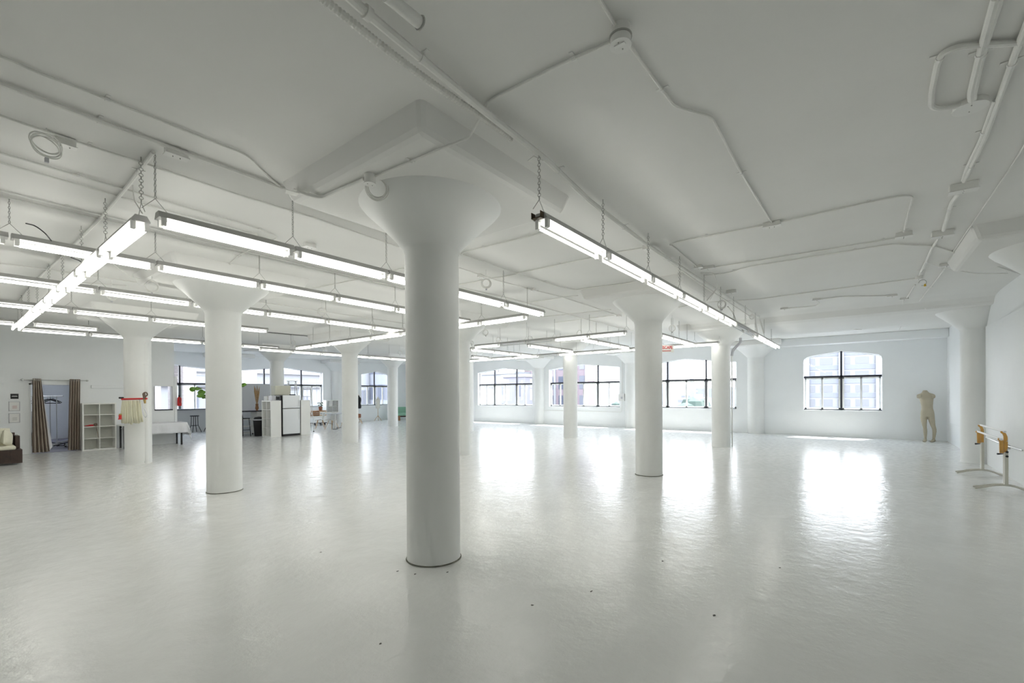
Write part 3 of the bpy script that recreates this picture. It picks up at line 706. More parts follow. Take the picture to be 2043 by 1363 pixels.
# ------------------------------------------------------------------ ballet barre
t = thing('ballet_barre', 'portable double ballet barre with orange brackets on arched feet', 'ballet barre', (11.5, -1.82, 0))
def barre_side(x, s):
    mb = MB()
    for yy in (-.035, .035): pass
    # twin post
    for dx in (-.035, .035):
        MB().box((x+dx-.028, -.022, .085), (x+dx+.028, .022, .62)).build('post', 'beige', t, bevel=.008)
    # arched foot of two tubes
    for dx in (-.055, .055):
        pts = [(x+dx*1.6, .36, .014), (x+dx*1.3, .28, .03), (x+dx, .15, .075), (x+dx*.8, 0, .095), (x+dx, -.12, .075), (x+dx*1.3, -.22, .03), (x+dx*1.6, -.28, .014)]
        MB().tube(smooth_path([Vector(p) for p in pts], .05, 3), .016, 10, ry=.8).build('foot', 'beige', t, smooth=True)
    # orange bracket: tall outer arm curving to the upper rail, short inner arm for the lower rail
    arm = [Vector((x-.035, -.02, .60)), Vector((x-.035, -.02, .84)), Vector((x-.035, .0, .915)), Vector((x-.035, .05, .945)), ]
    prof = [(-.020, .60), (-.022, .80), (-.018, .87), (.0, .925), (.035, .955), (.06, .955), (.055, .925), (.035, .91), (.024, .87), (.022, .80), (.020, .60)]
    MB().prism([(x-.022, y, z) for y, z in prof], (.044, 0, 0)).build('bracket', 'orange', t, bevel=.004)
    prof = [(.026, .60), (.026, .80), (.045, .835), (.085, .84), (.09, .815), (.072, .795), (.068, .60)]
    MB().prism([(x-.022, y, z) for y, z in prof], (.044, 0, 0)).build('lower_bracket', 'orange', t, bevel=.004)
    for z, m in ((.56, 'black'), (.63, 'black')):
        MB().tube([(x+s*.05, .0, z), (x+s*.09, 0, z)], [.008, .018], 10).build('clamp_knob', m, t, smooth=True)
    MB().tube([(x-.02, .03, .59), (x-.06, .10, .59)], [.005, .016], 10).build('clamp_knob', 'black', t, smooth=True)
    for z in (.66, .80):
        MB().tube([Vector((x+s*.05, 0, z)), Vector((x+s*.12, 0, z)), Vector((x+s*.13, 0, z+.03))], .004, 5).build('hook', 'metal', t)
barre_side(.9, 1); barre_side(-.9, -1)
MB().tube([(-.98, .02, .95), (.98, .02, .95)], .017, 14).build('rail', 'tubewhite', t, smooth=True)
MB().tube([(-.98, .06, .825), (.98, .06, .825)], .017, 14).build('rail', 'tubewhite', t, smooth=True)
# ------------------------------------------------------------------ mannequin
def mannequin():
    yy = lambda px: -1.658-(px-1851)/84
    t = thing('mannequin', 'headless armless beige mannequin standing in the corner', 'mannequin', (19.55, -1.635, 0))
    oy = -1.70
    mb = MB(); E1, E2 = (0, 1, 0), (1, 0, 0)
    def sec(pl, pr, z, dep, x=0.): 
        a, b = yy(pl)-oy, yy(pr)-oy; return ((x, (a+b)/2, z), abs(a-b)/2, dep/2, E1, E2)
    # torso
    mb.loft([sec(1842, 1869.5, .80, .20), sec(1841.2, 1869.3, .88, .235, .0), sec(1841.6, 1868.6, .96, .225), sec(1843.2, 1866.6, 1.06, .19), sec(1842.8, 1866.4, 1.14, .19), sec(1841.3, 1866.8, 1.24, .215, -.005),
             sec(1839.6, 1867.2, 1.33, .235, -.01), sec(1838.6, 1867.6, 1.40, .22, -.01), sec(1836.8, 1868.8, 1.475, .16, .005), sec(1840, 1864.6, 1.53, .13, .01), sec(1844.2, 1858.4, 1.575, .115, .01), sec(1845.8, 1855.4, 1.63, .11, .0), sec(1847, 1854.4, 1.645, .09, .0)], 24)
    # arm stumps
    for (a, b) in (((1842.5, 1.45), (1834.6, 1.455)), ((1863.5, 1.45), (1869.8, 1.455))):
        p0 = Vector((0, yy(a[0])-oy, a[1])); p1 = Vector((-.01, yy(b[0])-oy, b[1])); d = (p1-p0).normalized()
        mb.loft([(p0, .098, .095, (0, -d.z, d.y), E2), ((p0+p1)/2+Vector((0, 0, .004)), .078, .082, (0, -d.z, d.y), E2), (p1, .056, .06, (0, -d.z, d.y), E2), (p1+d*.014, .03, .035, (0, -d.z, d.y), E2)], 16)
    # pectorals, crotch bulge and shoulder blades as shallow swells
    for y0, z0, r, x0 in ((yy(1848)-oy, 1.36, .075, -.085), (yy(1860.5)-oy, 1.36, .075, -.085)):
        mb.loft([((x0+.05, y0, z0-.05), .03, .03, E1, E2), ((x0+.025, y0, z0-.03), r*.9, .05, E1, E2), ((x0+.02, y0, z0), r, .052, E1, E2), ((x0+.03, y0, z0+.05), r*.7, .035, E1, E2)], 14)
    mb.loft([((-.09, yy(1854)-oy, .83), .02, .02, E1, E2), ((-.085, yy(1854)-oy, .86), .05, .035, E1, E2), ((-.07, yy(1854.5)-oy, .92), .05, .03, E1, E2)], 12)
    # legs
    mb.loft([sec(1841.6, 1856, .86, .20), sec(1841.0, 1855, .76, .185), sec(1842, 1854.6, .66, .165), sec(1844.2, 1854.2, .54, .135, -.01), sec(1845.8, 1854, .46, .12, -.02), sec(1846.6, 1854.6, .40, .115, -.005), sec(1846.8, 1855.2, .33, .12, .01),
             sec(1847.6, 1854.8, .22, .10, .01), sec(1848.4, 1854, .12, .075, .0), sec(1848.4, 1853.8, .07, .085, 0)], 18)
    mb.loft([sec(1854, 1869.4, .86, .20), sec(1855.6, 1870, .76, .185), sec(1857.6, 1870.6, .66, .165), sec(1860.4, 1871, .54, .135, -.02), sec(1863, 1872, .46, .12, -.04), sec(1864.2, 1873, .40, .115, -.02), sec(1865, 1873.4, .33, .12, .01),
             sec(1865.2, 1872.2, .22, .10, .02), sec(1865, 1870.8, .12, .075, .02), sec(1865, 1870.8, .07, .085, .02)], 18)
    # feet pointing to the room
    for yc, dy, xb in ((yy(1851)-oy, .045, 0), (yy(1868)-oy, .07, .02)):
        d = Vector((-1, dy*6, 0)).normalized(); n = Vector((-d.y, d.x, 0)); base = Vector((xb, yc, 0))
        mb.loft([(base-d*.055+Vector((0, 0, .035)), .028, .03, n, (0, 0, 1)), (base-d*.03+Vector((0, 0, .045)), .038, .045, n, (0, 0, 1)), (base+d*.03+Vector((0, 0, .055)), .038, .055, n, (0, 0, 1)),
                 (base+d*.09+Vector((0, 0, .038)), .042, .038, n, (0, 0, 1)), (base+d*.15+Vector((0, 0, .024)), .046, .024, n, (0, 0, 1)), (base+d*.19+Vector((0, 0, .016)), .034, .016, n, (0, 0, 1)), (base+d*.205+Vector((0, 0, .014)), .015, .01, n, (0, 0, 1))], 14)
    o = mb.build('body', 'mann', t, smooth=True)
    r = o.modifiers.new('r', 'REMESH'); r.mode = 'VOXEL'; r.voxel_size = .009; r.use_smooth_shade = True
    s = o.modifiers.new('s', 'SMOOTH'); s.iterations = 5; s.factor = .5
    MB().lathe([(.05, 0), (.047, .006)], 16).build('neck_cap', 'mann', t, smooth=True).location = (0, yy(1850.6)-oy, 1.635)
mannequin()
# ------------------------------------------------------------------ cube shelves
def cube_shelf(name, label, loc, rz, nx, nz, w=.385, d=.39, mname='shelf', back=True, group=None):
    t = thing(name, label, 'shelf', loc, rz, group)
    tw = nx*w; th = nz*w*.915
    cz = th/nz
    b = .036
    for x in (0, tw-b): MB().box((x, 0, 0), (x+b, d, th)).build('side_panel', mname, t, bevel=.003)
    MB().box((b, 0, 0), (tw-b, d, b)).build('bottom_panel', mname, t, bevel=.003)
    MB().box((b, 0, th-b), (tw-b, d, th)).build('top_panel', mname, t, bevel=.003)
    for i in range(1, nx): MB().box((i*w-.008, .002, b), (i*w+.008, d, th-b)).build('divider', mname, t)
    for k in range(1, nz):
        for i in range(nx): MB().box((b if i == 0 else i*w+.008, .002, k*cz-.008), (tw-b if i == nx-1 else (i+1)*w-.008, d, k*cz+.008)).build('shelf_board', mname, t)
    if back: MB().box((.01, d-.008, .01), (tw-.01, d, th-.01)).build('back_panel', 'shelfback', t)
    return t
cube_shelf('cube_shelf', 'white eight-cube shelf beside the taupe curtain, red cloth inside', (2.69, 18.10, 0), 0, 2, 4)
cube_shelf('cube_shelf', 'white eight-cube shelf turned sideways against the fridge', (7.93, 18.63, 0), -PI/2, 2, 4)
cube_shelf('cube_shelf', 'white shelf on the other side of the fridge showing its blank side', (9.50, 17.88, 0), PI/2, 2, 4)
cube_shelf('cube_shelf', 'small four-cube white shelf standing by the window wall pilaster', (13.55, 23.75, .62), 0, 2, 2, back=False)
t = thing('low_bench', 'low white bench carrying the small four-cube shelf', 'bench', (13.55, 23.75, 0)); MB().box((0, 0, .58), (.8, .4, .62)).build('seat', 'shelf', t)
for x in (.0, .76): MB().box((x, 0, 0), (x+.04, .4, .58)).build('leg', 'shelf', t)
# red cloth and brown ball with cord in the shelf
o = MB().loft([((0, 0, .012), .15, .05, (1, 0, 0), (0, 1, 0)), ((.02, 0, .03), .13, .045, (1, 0, 0), (0, 1, 0)), ((.05, 0, .05), .06, .03, (1, 0, 0), (0, 1, 0))], 14).build('red_cloth', 'redcloth', smooth=True)
o.location = (2.88, 18.2, .715); tag(o, 'crumpled red cloth lying in the second cube of the shelf', 'cloth')
t = thing('cord_ball', 'dark brown ball with a hanging cord inside the cube shelf', 'ball', (2.99, 18.17, .715))
MB().lathe([(.0, 0), (.03, .008), (.045, .03), (.048, .05), (.035, .085), (0, .097)], 16).build('ball', 'brown', t, smooth=True); MB().tube([(.0, -.05, .03), (.0, -.085, 0), (.03, -.09, -.2), (.045, -.09, -.34)], .006, 6).build('cord', 'brown', t)
o = MB().torus((0, 0, 0), .05, .003, (0, 0, 1), 20, 5).torus((.04, 0, .004), .04, .003, (0, .1, 1), 20, 5).build('wire_loop', 'metal'); o.location = (2.9, 18.25, .04); tag(o, 'thin wire loop on the bottom shelf cube', 'wire')
# ------------------------------------------------------------------ dressing room doorway
t = thing('curtain_rod', 'brushed metal curtain rod over the dressing room doorway', 'curtain rod', (1.55, 18.40, 2.085))
MB().tube([(0, 0, 0), (1.27, 0, 0)], .011, 10).build('pole', 'metal', t, smooth=True)
for x in (-.06, 1.27): MB().tube([(x, 0, 0), (x+.02, 0, 0), (x+.04, 0, 0), (x+.06, 0, 0)], [.012, .026, .026, .012], 12).build('finial', 'metal', t, smooth=True)
for x in (.12, 1.18): MB().tube([(x, 0, 0), (x, .10, 0)], .008, 8).build('wall_bracket', 'metal', t)
def curtain(x0, x1, xb0, xb1, label, lining=False):
    t = thing('curtain', label, 'curtain', (x0, 18.40, 0))
    mb = MB(); n = 60; m = 14; g = []
    for j in range(m+1):
        v = j/m; row = []
        for i in range(n+1):
            u = i/n
            x = (x0+(x1-x0)*u)*(v)+(xb0+(xb1-xb0)*u)*(1-v)-x0
            y = .045*math.sin(u*2*PI*4.5+.4*math.sin(v*3))*(1+.3*(1-v))
            row.append(mb.bm.verts.new((x, y, .03+v*2.09)))
        g.append(row)
    for j in range(m):
        for i in range(n): mb.bm.faces.new([g[j][i], g[j][i+1], g[j+1][i+1], g[j+1][i]])
    mb.build('fabric', 'curtain', t, smooth=True, solid=.004)
    for k in range(3): MB().torus(((x1-x0)*(.2+.3*k), -.03, 2.085), .022, .004, (0, 1, 0), 14, 5).build('grommet', 'metal', t)
    if lining: MB().prism([(xb1-x0-.02, .05, .04), (xb1-x0+.06, .05, .16), (x1-x0+.01, .04, 1.9), (x1-x0-.01, .04, 1.9)], (0, .004, 0)).build('white_lining', 'sheet', t)
curtain(1.72, 1.89, 1.70, 2.05, 'taupe curtain gathered at the doorway side nearer the framed notices', True)
curtain(2.47, 2.70, 2.42, 2.67, 'taupe curtain gathered beside the white cube shelf')
# sign and frames
t = thing('wall_sign', 'small black sign with white print above the framed notices', 'sign', (1.31, YP-.012, 1.555))
MB().box((0, -.0, 0), (.15, .012, .14)).build('sign_board', 'black', t); MB().box((.02, -.002, .06), (.13, 0, .068)).box((.03, -.002, .076), (.12, 0, .084)).build('print', 'paper', t)
for z, lb, mt in ((1.22, 'silver framed notice with reddish print under the black sign', 'textred'), (.895, 'silver framed notice with grey print, lower of the pair', 'text')):
    t = thing('framed_notice', lb, 'picture frame', (1.275, YP-.02, z))
    mb = MB(); w, h = .21, .26
    mb.box((0, 0, 0), (w, .02, .012)).box((0, 0, h-.012), (w, .02, h)).box((0, 0, 0), (.012, .02, h)).box((w-.012, 0, 0), (w, .02, h)); mb.build('frame', 'frameg', t)
    MB().box((.01, .008, .01), (w-.01, .018, h-.01)).build('paper_sheet', 'paper', t)
    mb = MB()
    for k in range(4): mb.box((.06+.01*(k % 2), .0055, .07+.022*k), (w-.06+.01*(k % 2), .0075, .076+.022*k))
    mb.build('print', mt, t)
# garment rack with hangers in the doorway
def garment_rack(loc, rz, label):
    t = thing('garment_rack', label, 'clothes rack', loc, rz)
    for y in (-.18, .18):
        MB().tube([(0, y, .1), (0, y, 1.62)], .013, 8).build('upright', 'metal', t, smooth=True)
    MB().tube([(0, -.55, 1.62), (0, .55, 1.62)], .013, 8).build('top_rail', 'metal', t, smooth=True)
    for x, y in ((-.25, -.3), (.25, -.3), (-.25, .3), (.25, .3)):
        MB().tube([(0, y*.6, .14), (x, y, .08)], .012, 8).build('foot', 'black', t, smooth=True)
        MB().tube([(x-.012, y, .035), (x+.012, y, .035)], .03, 12).build('caster', 'black', t, smooth=True)
    return t
garment_rack((2.35, 20.3, 0.006), .3, 'chrome garment rack seen through the curtained doorway')
garment_rack((2.0, 20.9, 0.006), -.4, 'second garment rack deeper in the dressing room')
def hanger(loc, rz, label, grp=None):
    t = thing('clothes_hanger', label, 'hanger', loc, rz, grp)
    MB().tube([(-.22, 0, -.2), (-.18, 0, -.165), (0, 0, -.08), (.18, 0, -.165), (.22, 0, -.2), (.18, 0, -.215), (-.18, 0, -.215), (-.22, 0, -.2)], .012, 8).build('shoulder_bar', 'black', t, smooth=True)
    MB().tube([(0, 0, -.08), (0, 0, -.02), (.02, 0, .01), (.0, 0, .03), (-.02, 0, .012)], .004, 6).build('hook', 'metal', t)
for k in range(3): hanger((2.22+.05*k, 20.25-.06*k, 1.62), .1+.12*k, 'black clothes hanger on the front garment rack', 'black hangers on the front garment rack')
hanger((2.0, 20.9, 1.62), .9, 'black clothes hanger on the deeper garment rack')
t = thing('floor_fan_pile', 'jumble of folded chrome stand legs on the dressing room floor', 'stands', (2.5, 20.0, .006)); t.name = 'folded_stand'
for k in range(9):
    a = random.uniform(-.6, .6); p0 = Vector((random.uniform(-.45, .25), random.uniform(-.2, .2), random.uniform(.03, .2)))
    MB().tube([p0, p0+Vector((math.cos(a)*.45, math.sin(a)*.3, random.uniform(-.02, .12)))], .014, 8).build('leg', 'metal' if k % 3 else 'black', t, smooth=True)
for x, y in ((.4, -.1), (-.4, .1), (.1, .2)): MB().tube([(x-.02, y, .04), (x+.02, y, .04)], .04, 12).build('caster', 'black', t, smooth=True)
t = thing('black_bag', 'black garment bag propped behind the garment rack', 'bag', (2.15, 21.3, .006)); MB().loft([((0, 0, 0), .2, .1, (1, 0, 0), (0, 1, 0)), ((0, 0, .35), .22, .12, (1, 0, 0), (0, 1, 0)), ((0, 0, .62), .12, .08, (1, 0, 0), (0, 1, 0))], 14).build('bag_body', 'blackm', t, smooth=True)
MB().torus((0, 0, .64), .06, .01, (0, 1, 0), 14, 6).build('strap', 'blackm', t)
t = thing('grey_cabinet', 'grey metal cabinet in the dressing room behind the curtain', 'cabinet', (1.55, 22.6, .006)); MB().box((0, 0, 0), (.8, .4, 1.1)).build('cabinet_body', 'frameg', t, bevel=.005)
for k in range(3): MB().box((.02, -.012, .05+.35*k), (.78, 0, .37+.35*k)).build('drawer', 'screen', t)
# ------------------------------------------------------------------ day bed at the frame edge
t = thing('day_bed', 'dark wooden day bed with a cream mattress by the partition wall', 'bed', (.3, 15.75, 0))
MB().box((-1.0, 0, .05), (.80, .06, .36)).build('front_panel', 'darkwood', t, bevel=.006)
MB().box((.80, .02, .04), (1.0, 1.0, .36)).build('side_panel', 'darkwood', t, bevel=.006)
MB().box((-1.0, .06, .05), (.8, 1.0, .30)).build('base', 'darkwood', t)
MB().box((.92, .5, .36), (1.0, 1.0, .66)).build('armrest', 'darkwood', t, bevel=.008)
MB().box((-1.0, .96, .36), (.95, 1.04, .72)).build('backrest', 'darkwood', t, bevel=.008)
MB().box((-1.0, .02, .36), (.90, .95, .45)).build('mattress', 'cream', t, bevel=.03)
def cushion(loc, rot, sz, label, m='cream'):
    mb = MB(); n = 12; g = []
    for sgn in (1, -1):
        rows_ = []
        for j in range(n+1):
            r = []
            for i in range(n+1):
                u, v = i/n*2-1, j/n*2-1
                h = (max(0, 1-u**4)*max(0, 1-v**4))**.5
                r.append(mb.bm.verts.new((u*sz[0]/2*(1-.04*v*v), v*sz[1]/2*(1-.04*u*u), sgn*h*sz[2]/2)))
            rows_.append(r)
        for j in range(n):
            for i in range(n): mb.bm.faces.new([rows_[j][i], rows_[j][i+1], rows_[j+1][i+1], rows_[j+1][i]])
    bmesh.ops.remove_doubles(mb.bm, verts=mb.bm.verts, dist=.0005)
    o = mb.build('cushion', m, smooth=True); o.location = loc; o.rotation_euler = rot
    return tag(o, label, 'cushion')
cushion((.85, 16.40, .64), (math.radians(75), 0, 0), (.62, .44, .16), 'large cream back cushion on the day bed')
cushion((1.08, 16.1, .62), (math.radians(88), math.radians(18), math.radians(70)), (.40, .36, .13), 'cream cushion leaning on the day bed armrest')
cushion((.2, 16.45, .64), (math.radians(76), 0, 0), (.6, .44, .16), 'cream back cushion nearest the open end of the day bed')
# ------------------------------------------------------------------ ribbon rack on the column
p = W(266, 795, X=2.72)
t = thing('ribbon_rack', 'red bar clamped to the column with ivory ribbons hanging from it', 'ribbon rack', (2.70, 13.35, 1.55), 0)
# bar runs along the camera-facing side
dirv = Vector((R_.x, R_.y, 0)).normalized()
o0 = Vector((2.70, 13.35, 1.55))
def onr(px, py): 
    n = Vector((FW.x, FW.y, 0)).normalized(); d = FW+R_*((px-CX)/F_)+U_*((HY-py)/F_)
    dep = o0.dot(n); k = dep/d.dot(n); return Vector((0, 0, H))+d*k-o0
a, b = onr(243, 796.5), onr(293, 795.5)
MB().tube([a, b], .022, 10).build('bar', 'red', t, smooth=True)
MB().tube([onr(238, 794), onr(246, 794)], .02, 8).build('bar_end', 'blackm', t)
MB().tube([onr(288, 793), onr(289.5, 805)], [.03, .018], 10).build('clamp', 'brass', t, smooth=True)
MB().torus(onr(290, 787), .045, .014, -Vector((FW.x, FW.y, 0)), 16, 8).tube([onr(287, 785), onr(289, 797)], .03, 10).build('clamp_head', 'brown', t, smooth=True)
MB().tube([onr(279, 797), onr(279, 805)], .012, 8).build('peg', 'metal', t)
for k in range(22):
    u = k/21; x0 = 245+u*34; x1 = 243.5+u*40+random.uniform(-1, 1); yb = 845+random.uniform(-1.5, 2)-4*abs(u-.5)
    p0 = onr(x0, 799); p2 = onr(x1, yb); p1 = (p0+p2)/2+dirv*random.uniform(-.03, .03)
    jit = -Vector((FW.x, FW.y, 0))*random.uniform(.0, .03)
    for q in (p0, p1, p2): q += jit
    mb = MB(); pts = smooth_path([p0, p1, p2], .25, 5); w = .018
    vs = [[mb.bm.verts.new(q-dirv*w*(1+.3*i/len(pts))), mb.bm.verts.new(q+dirv*w*(1+.3*i/len(pts)))] for i, q in enumerate(pts)]
    for r0, r1_ in zip(vs, vs[1:]): mb.bm.faces.new([r0[0], r0[1], r1_[1], r1_[0]])
    mb.build('ribbon', 'string', t, smooth=True, solid=.003)
MB().tube(smooth_path([onr(284, 800), onr(285, 825), onr(291, 834), onr(294, 828), onr(288, 815)], .2), .012, 6).build('loose_ribbon', 'sheet', t, smooth=True)
t = thing('hanging_tin', 'small red tin dangling on a string beside the ivory ribbons', 'tin', o0+onr(240.5, 837)); MB().tube([onr(244, 798)-onr(240.5, 837), (0, 0, .12)], .003, 5).build('string', 'string', t)
MB().lathe([(.05, 0), (.034, .03), (.034, .09), (.045, .1)], 14).build('tin_body', 'red', t, smooth=True); MB().lathe([(.03, .1), (.03, .13)], 12).build('tin_cap', 'brass', t, smooth=True)
# ------------------------------------------------------------------ cloth-covered table
t = thing('folding_table', 'folding table with black legs under the white tablecloth', 'table', (3.5, 17.75, 0))
MB().box((0, -.02, .70), (1.62, .56, .725)).build('table_top', 'shelf', t)
for x in (.08, 1.54):
    for y in (.03, .5): MB().box((x-.022, y-.022, 0), (x+.022, y+.022, .70)).build('leg', 'black', t)
mb = MB(); nx, ny = 48, 24; g = []
x0, x1, y0, y1 = 3.64, 5.18, 17.68, 18.36
for j in range(ny+1):
    r = []
    for i in range(nx+1):
        u = -.14+(i/nx)*(x1-x0+.58); v = -.34+(j/ny)*(y1-y0+.52)
        ex = max(0, -u, u-(x1-x0)); ey = max(0, -v, v-(y1-y0))
        x = x0+min(max(u, 0), x1-x0); y = y0+min(max(v, 0), y1-y0)
        z = .735-max(ex, ey)*.98-(.45*min(ex, ey) if ex > 0 and ey > 0 else 0)
        k = max(ex, ey)
        if ex > 0: x += math.copysign(.04+.10*ex+.03*math.sin(v*17), u)*min(1, ex*6)
        if ey > 0: y += math.copysign(.02+.03*math.sin(u*15+1.2*math.sin(u*4)), v)*min(1, ey*6)
        r.append(mb.bm.verts.new((x-3.5, y-17.75, z)))
    g.append(r)
for j in range(ny):
    for i in range(nx): mb.bm.faces.new([g[j][i], g[j][i+1], g[j+1][i+1], g[j+1][i]])
o = mb.build('tablecloth', 'sheet', smooth=True, solid=.004); o.location = (3.5, 17.75, 0); tag(o, 'white tablecloth draped over the folding table by the partition', 'tablecloth')
# fire extinguisher
t = thing('fire_extinguisher', 'red fire extinguisher mounted on the partition end post', 'fire extinguisher', (5.17, 18.42, 1.27))
MB().lathe([(.055, 0), (.06, .02), (.06, .25), (.045, .29), (.02, .31)], 18).build('cylinder', 'red', t, smooth=True)
MB().lathe([(.02, .31), (.02, .35)], 10).box((-.02, -.06, .345), (.02, .02, .36)).build('valve', 'black', t); MB().box((.045, -.05, .10), (.062, .02, .18)).build('paper_tag', 'paper', t)
MB().tube([(0, -.02, .33), (.0, -.08, .28), (.0, -.07, .1)], .009, 6).build('hose', 'black', t)
# ------------------------------------------------------------------ bar counter below the windows, stools
t = thing('bar_counter', 'long grey bar counter with dark top under the kitchen window', 'counter', (5.2, 23.55, 0))
MB().box((0, .25, 0), (3.9, .64, .99)).build('counter_front', 'wallgrey', t); MB().box((-.02, .05, .99), (3.92, .64, 1.03)).build('counter_top', 'frame', t, bevel=.004)
def stool(loc, rz, label, grp=None):
    t = thing('bar_stool', label, 'stool', loc, rz, grp)
    MB().lathe([(.15, .70), (.17, .705), (.175, .73), (.16, .75), (.0, .752)], 24).build('seat', 'black', t, smooth=True)
    for k in range(4):
        a = PI/4+k*PI/2; c, s = math.cos(a), math.sin(a)
        MB().tube(smooth_path([Vector((c*.12, s*.12, .70)), Vector((c*.13, s*.13, .34)), Vector((c*.15, s*.15, .27)), Vector((c*.24, s*.24, .06)), Vector((c*.25, s*.25, 0))], .05), .013, 8).build('leg', 'black', t, smooth=True)
    MB().torus((0, 0, .30), .145, .009, (0, 0, 1), 24, 6).build('foot_ring', 'black', t, smooth=True)
stool((7.10, 23.32, 0), .2, 'black backless bar stool at the grey counter, nearer the extinguisher')
stool((7.72, 23.30, 0), .5, 'black backless bar stool half hidden by the fig plant column')
# fig plant
t = thing('fig_plant', 'tall fiddle-leaf fig in a white pot hidden behind the column', 'plant', (4.02, 11.15, 0))
MB().lathe([(.14, 0), (.18, .32), (.16, .32), (.155, .28)], 20).build('pot', 'shelf', t, smooth=True)
MB().tube([(0, 0, .28), (.03, .02, .9), (-.02, .0, 1.5), (.0, .02, 1.78)], [.02, .016, .013, .01], 8).build('stem', 'darkwood', t, smooth=True)
po = Vector((4.02, 11.15, 0))
def leaf(mbl, c, nrm, s, ang):
    q = Vector(nrm).normalized().to_track_quat('Z', 'Y'); n = 12
    vs = []
    for k in range(n):
        a = 2*PI*k/n; r = s*(1+.15*math.cos(a)); p = Vector((math.cos(a+ang)*r, math.sin(a+ang)*r*.8, .15*s*math.cos(2*a)))
        vs.append(mbl.bm.verts.new(c+q @ p))
    cv = mbl.bm.verts.new(c-q @ Vector((0, 0, .12*s)))
    for k in range(n): mbl.bm.faces.new([vs[k], vs[(k+1) % n], cv])
def onp(px, py, dz=0):
    n = Vector((FW.x, FW.y, 0)).normalized(); d = FW+R_*((px-CX)/F_)+U_*((HY-py)/F_)
    return Vector((0, 0, H))+d*((po.dot(n)+dz)/d.dot(n))-po
lv = [(385, 777.5, .07), (396, 776, .065), (391, 774, .05), (400, 783, .075), (399, 789, .08), (408, 791, .07), (407, 783, .05), (414, 794, .08), (420, 785, .08), (430, 770, .09), (440, 780, .09), (452, 765, .09), (455, 790, .08), (468, 775, .09), (487, 767, .05), (484, 770, .05), (478, 768, .07), (445, 755, .08), (425, 760, .07)]
for k, (x, y, s) in enumerate(lv):
    p = onp(x, y, random.uniform(-.15, .15)); mb = MB(); leaf(mb, p, (-FW.x+random.uniform(-.5, .5), -FW.y+random.uniform(-.5, .5), random.uniform(.1, .8)), s, random.uniform(0, 6)); mb.build('leaf', 'leaf', t, smooth=True, solid=.002)
for x, y in ((391, 772), (414, 790), (440, 780), (487, 767), (455, 765)):
    e = onp(x, y); MB().tube([(0, .02, 1.6), e*.5+Vector((0, 0, .82)), e], .006, 6).build('branch', 'darkwood', t)
# ------------------------------------------------------------------ kitchen island, screen, stools, bin
t = thing('room_screen', 'tall grey screen wall standing behind the kitchen island', 'screen', (7.3, 20.6, 0))
MB().box((0, 0, .0), (2.6, .05, 2.1)).build('panel', 'screen', t); MB().box((-.05, -.2, 0), (0, .25, .05)).box((2.6, -.2, 0), (2.65, .25, .05)).build('foot', 'sash', t)
t = thing('kitchen_island', 'white kitchen island on casters with a dark worktop', 'kitchen island', (7.2, 19.35, 0))
MB().box((0, 0, .955), (1.75, .75, .99)).build('worktop', 'frame', t, bevel=.004)
MB().box((.9, .04, .1), (1.7, .72, .955)).build('cabinet_body', 'shelf', t, bevel=.004)
for z in (.1, .36, .64): MB().box((.1, .04, z), (.9, .72, z+.025)).build('shelf_board', 'shelf', t)
MB().box((.08, .04, .1), (.105, .72, .955)).build('end_panel', 'shelf', t)
for x in (.15, .95, 1.6):
    for y in (.1, .66): MB().tube([(x-.015, y, .045), (x+.015, y, .045)], .042, 12).build('caster', 'blackm', t, smooth=True)
def bar_chair(loc, rz, label):
    t = thing('bar_chair', label, 'bar chair', loc, rz)
    MB().box((-.19, -.18, .70), (.19, .18, .73)).build('seat', 'blackm', t, bevel=.012)
    mb = MB(); mb.prism([(-.2, .16, .73), (.2, .16, .73), (.19, .22, .93), (-.19, .22, .93)], (0, .02, 0)); mb.build('backrest', 'blackm', t, bevel=.01)
    for sx in (-1, 1):
        for sy in (-1, 1): MB().tube([(sx*.16, sy*.15, .70), (sx*.2, sy*.19, 0)], .012, 8).build('leg', 'black', t, smooth=True)
    MB().box((-.18, -.19, .26), (.18, -.17, .28)).box((-.18, .17, .26), (.18, .19, .28)).build('footrest', 'black', t)
bar_chair((7.42, 19.12, 0), .4, 'black bar chair tucked at the kitchen island corner by the column')
bar_chair((8.35, 19.05, 0), -1.0, 'black bar chair behind the black waste bin')
t = thing('waste_bin', 'black waste bin with a liner beside the sideways cube shelf', 'bin', (7.97, 18.98, 0))
MB().lathe([(.155, 0), (.165, .02), (.205, .60), (.215, .62), (.21, .66)], 24).build('bin_body', 'blackm', t, smooth=True); MB().lathe([(.214, .63), (.217, .65), (.210, .67), (.2, .668)], 24).build('bin_liner', 'frameg', t, smooth=True)
MB().lathe([(.2, .66), (.15, .75), (.0, .77)], 20).build('swing_lid', 'blackm', t, smooth=True)
t = thing('pampas_vase', 'brown vase of dried pampas grass on the kitchen island', 'vase', (8.22, 19.75, .99))
MB().lathe([(.05, 0), (.035, .03), (.07, .09), (.05, .2), (.055, .28)], 16).build('vase', 'crate', t, smooth=True)
for k in range(9):
    a = random.uniform(-.35, .35); b_ = random.uniform(-.1, .1); L = random.uniform(.85, 1.1)
    d = Vector((a*.35, b_, L)); MB().tube([(0, 0, .2), d*.4, d*.75, d], [.006, .012, .03, .004], 7).build('grass_plume', 'pampas', t, smooth=True)
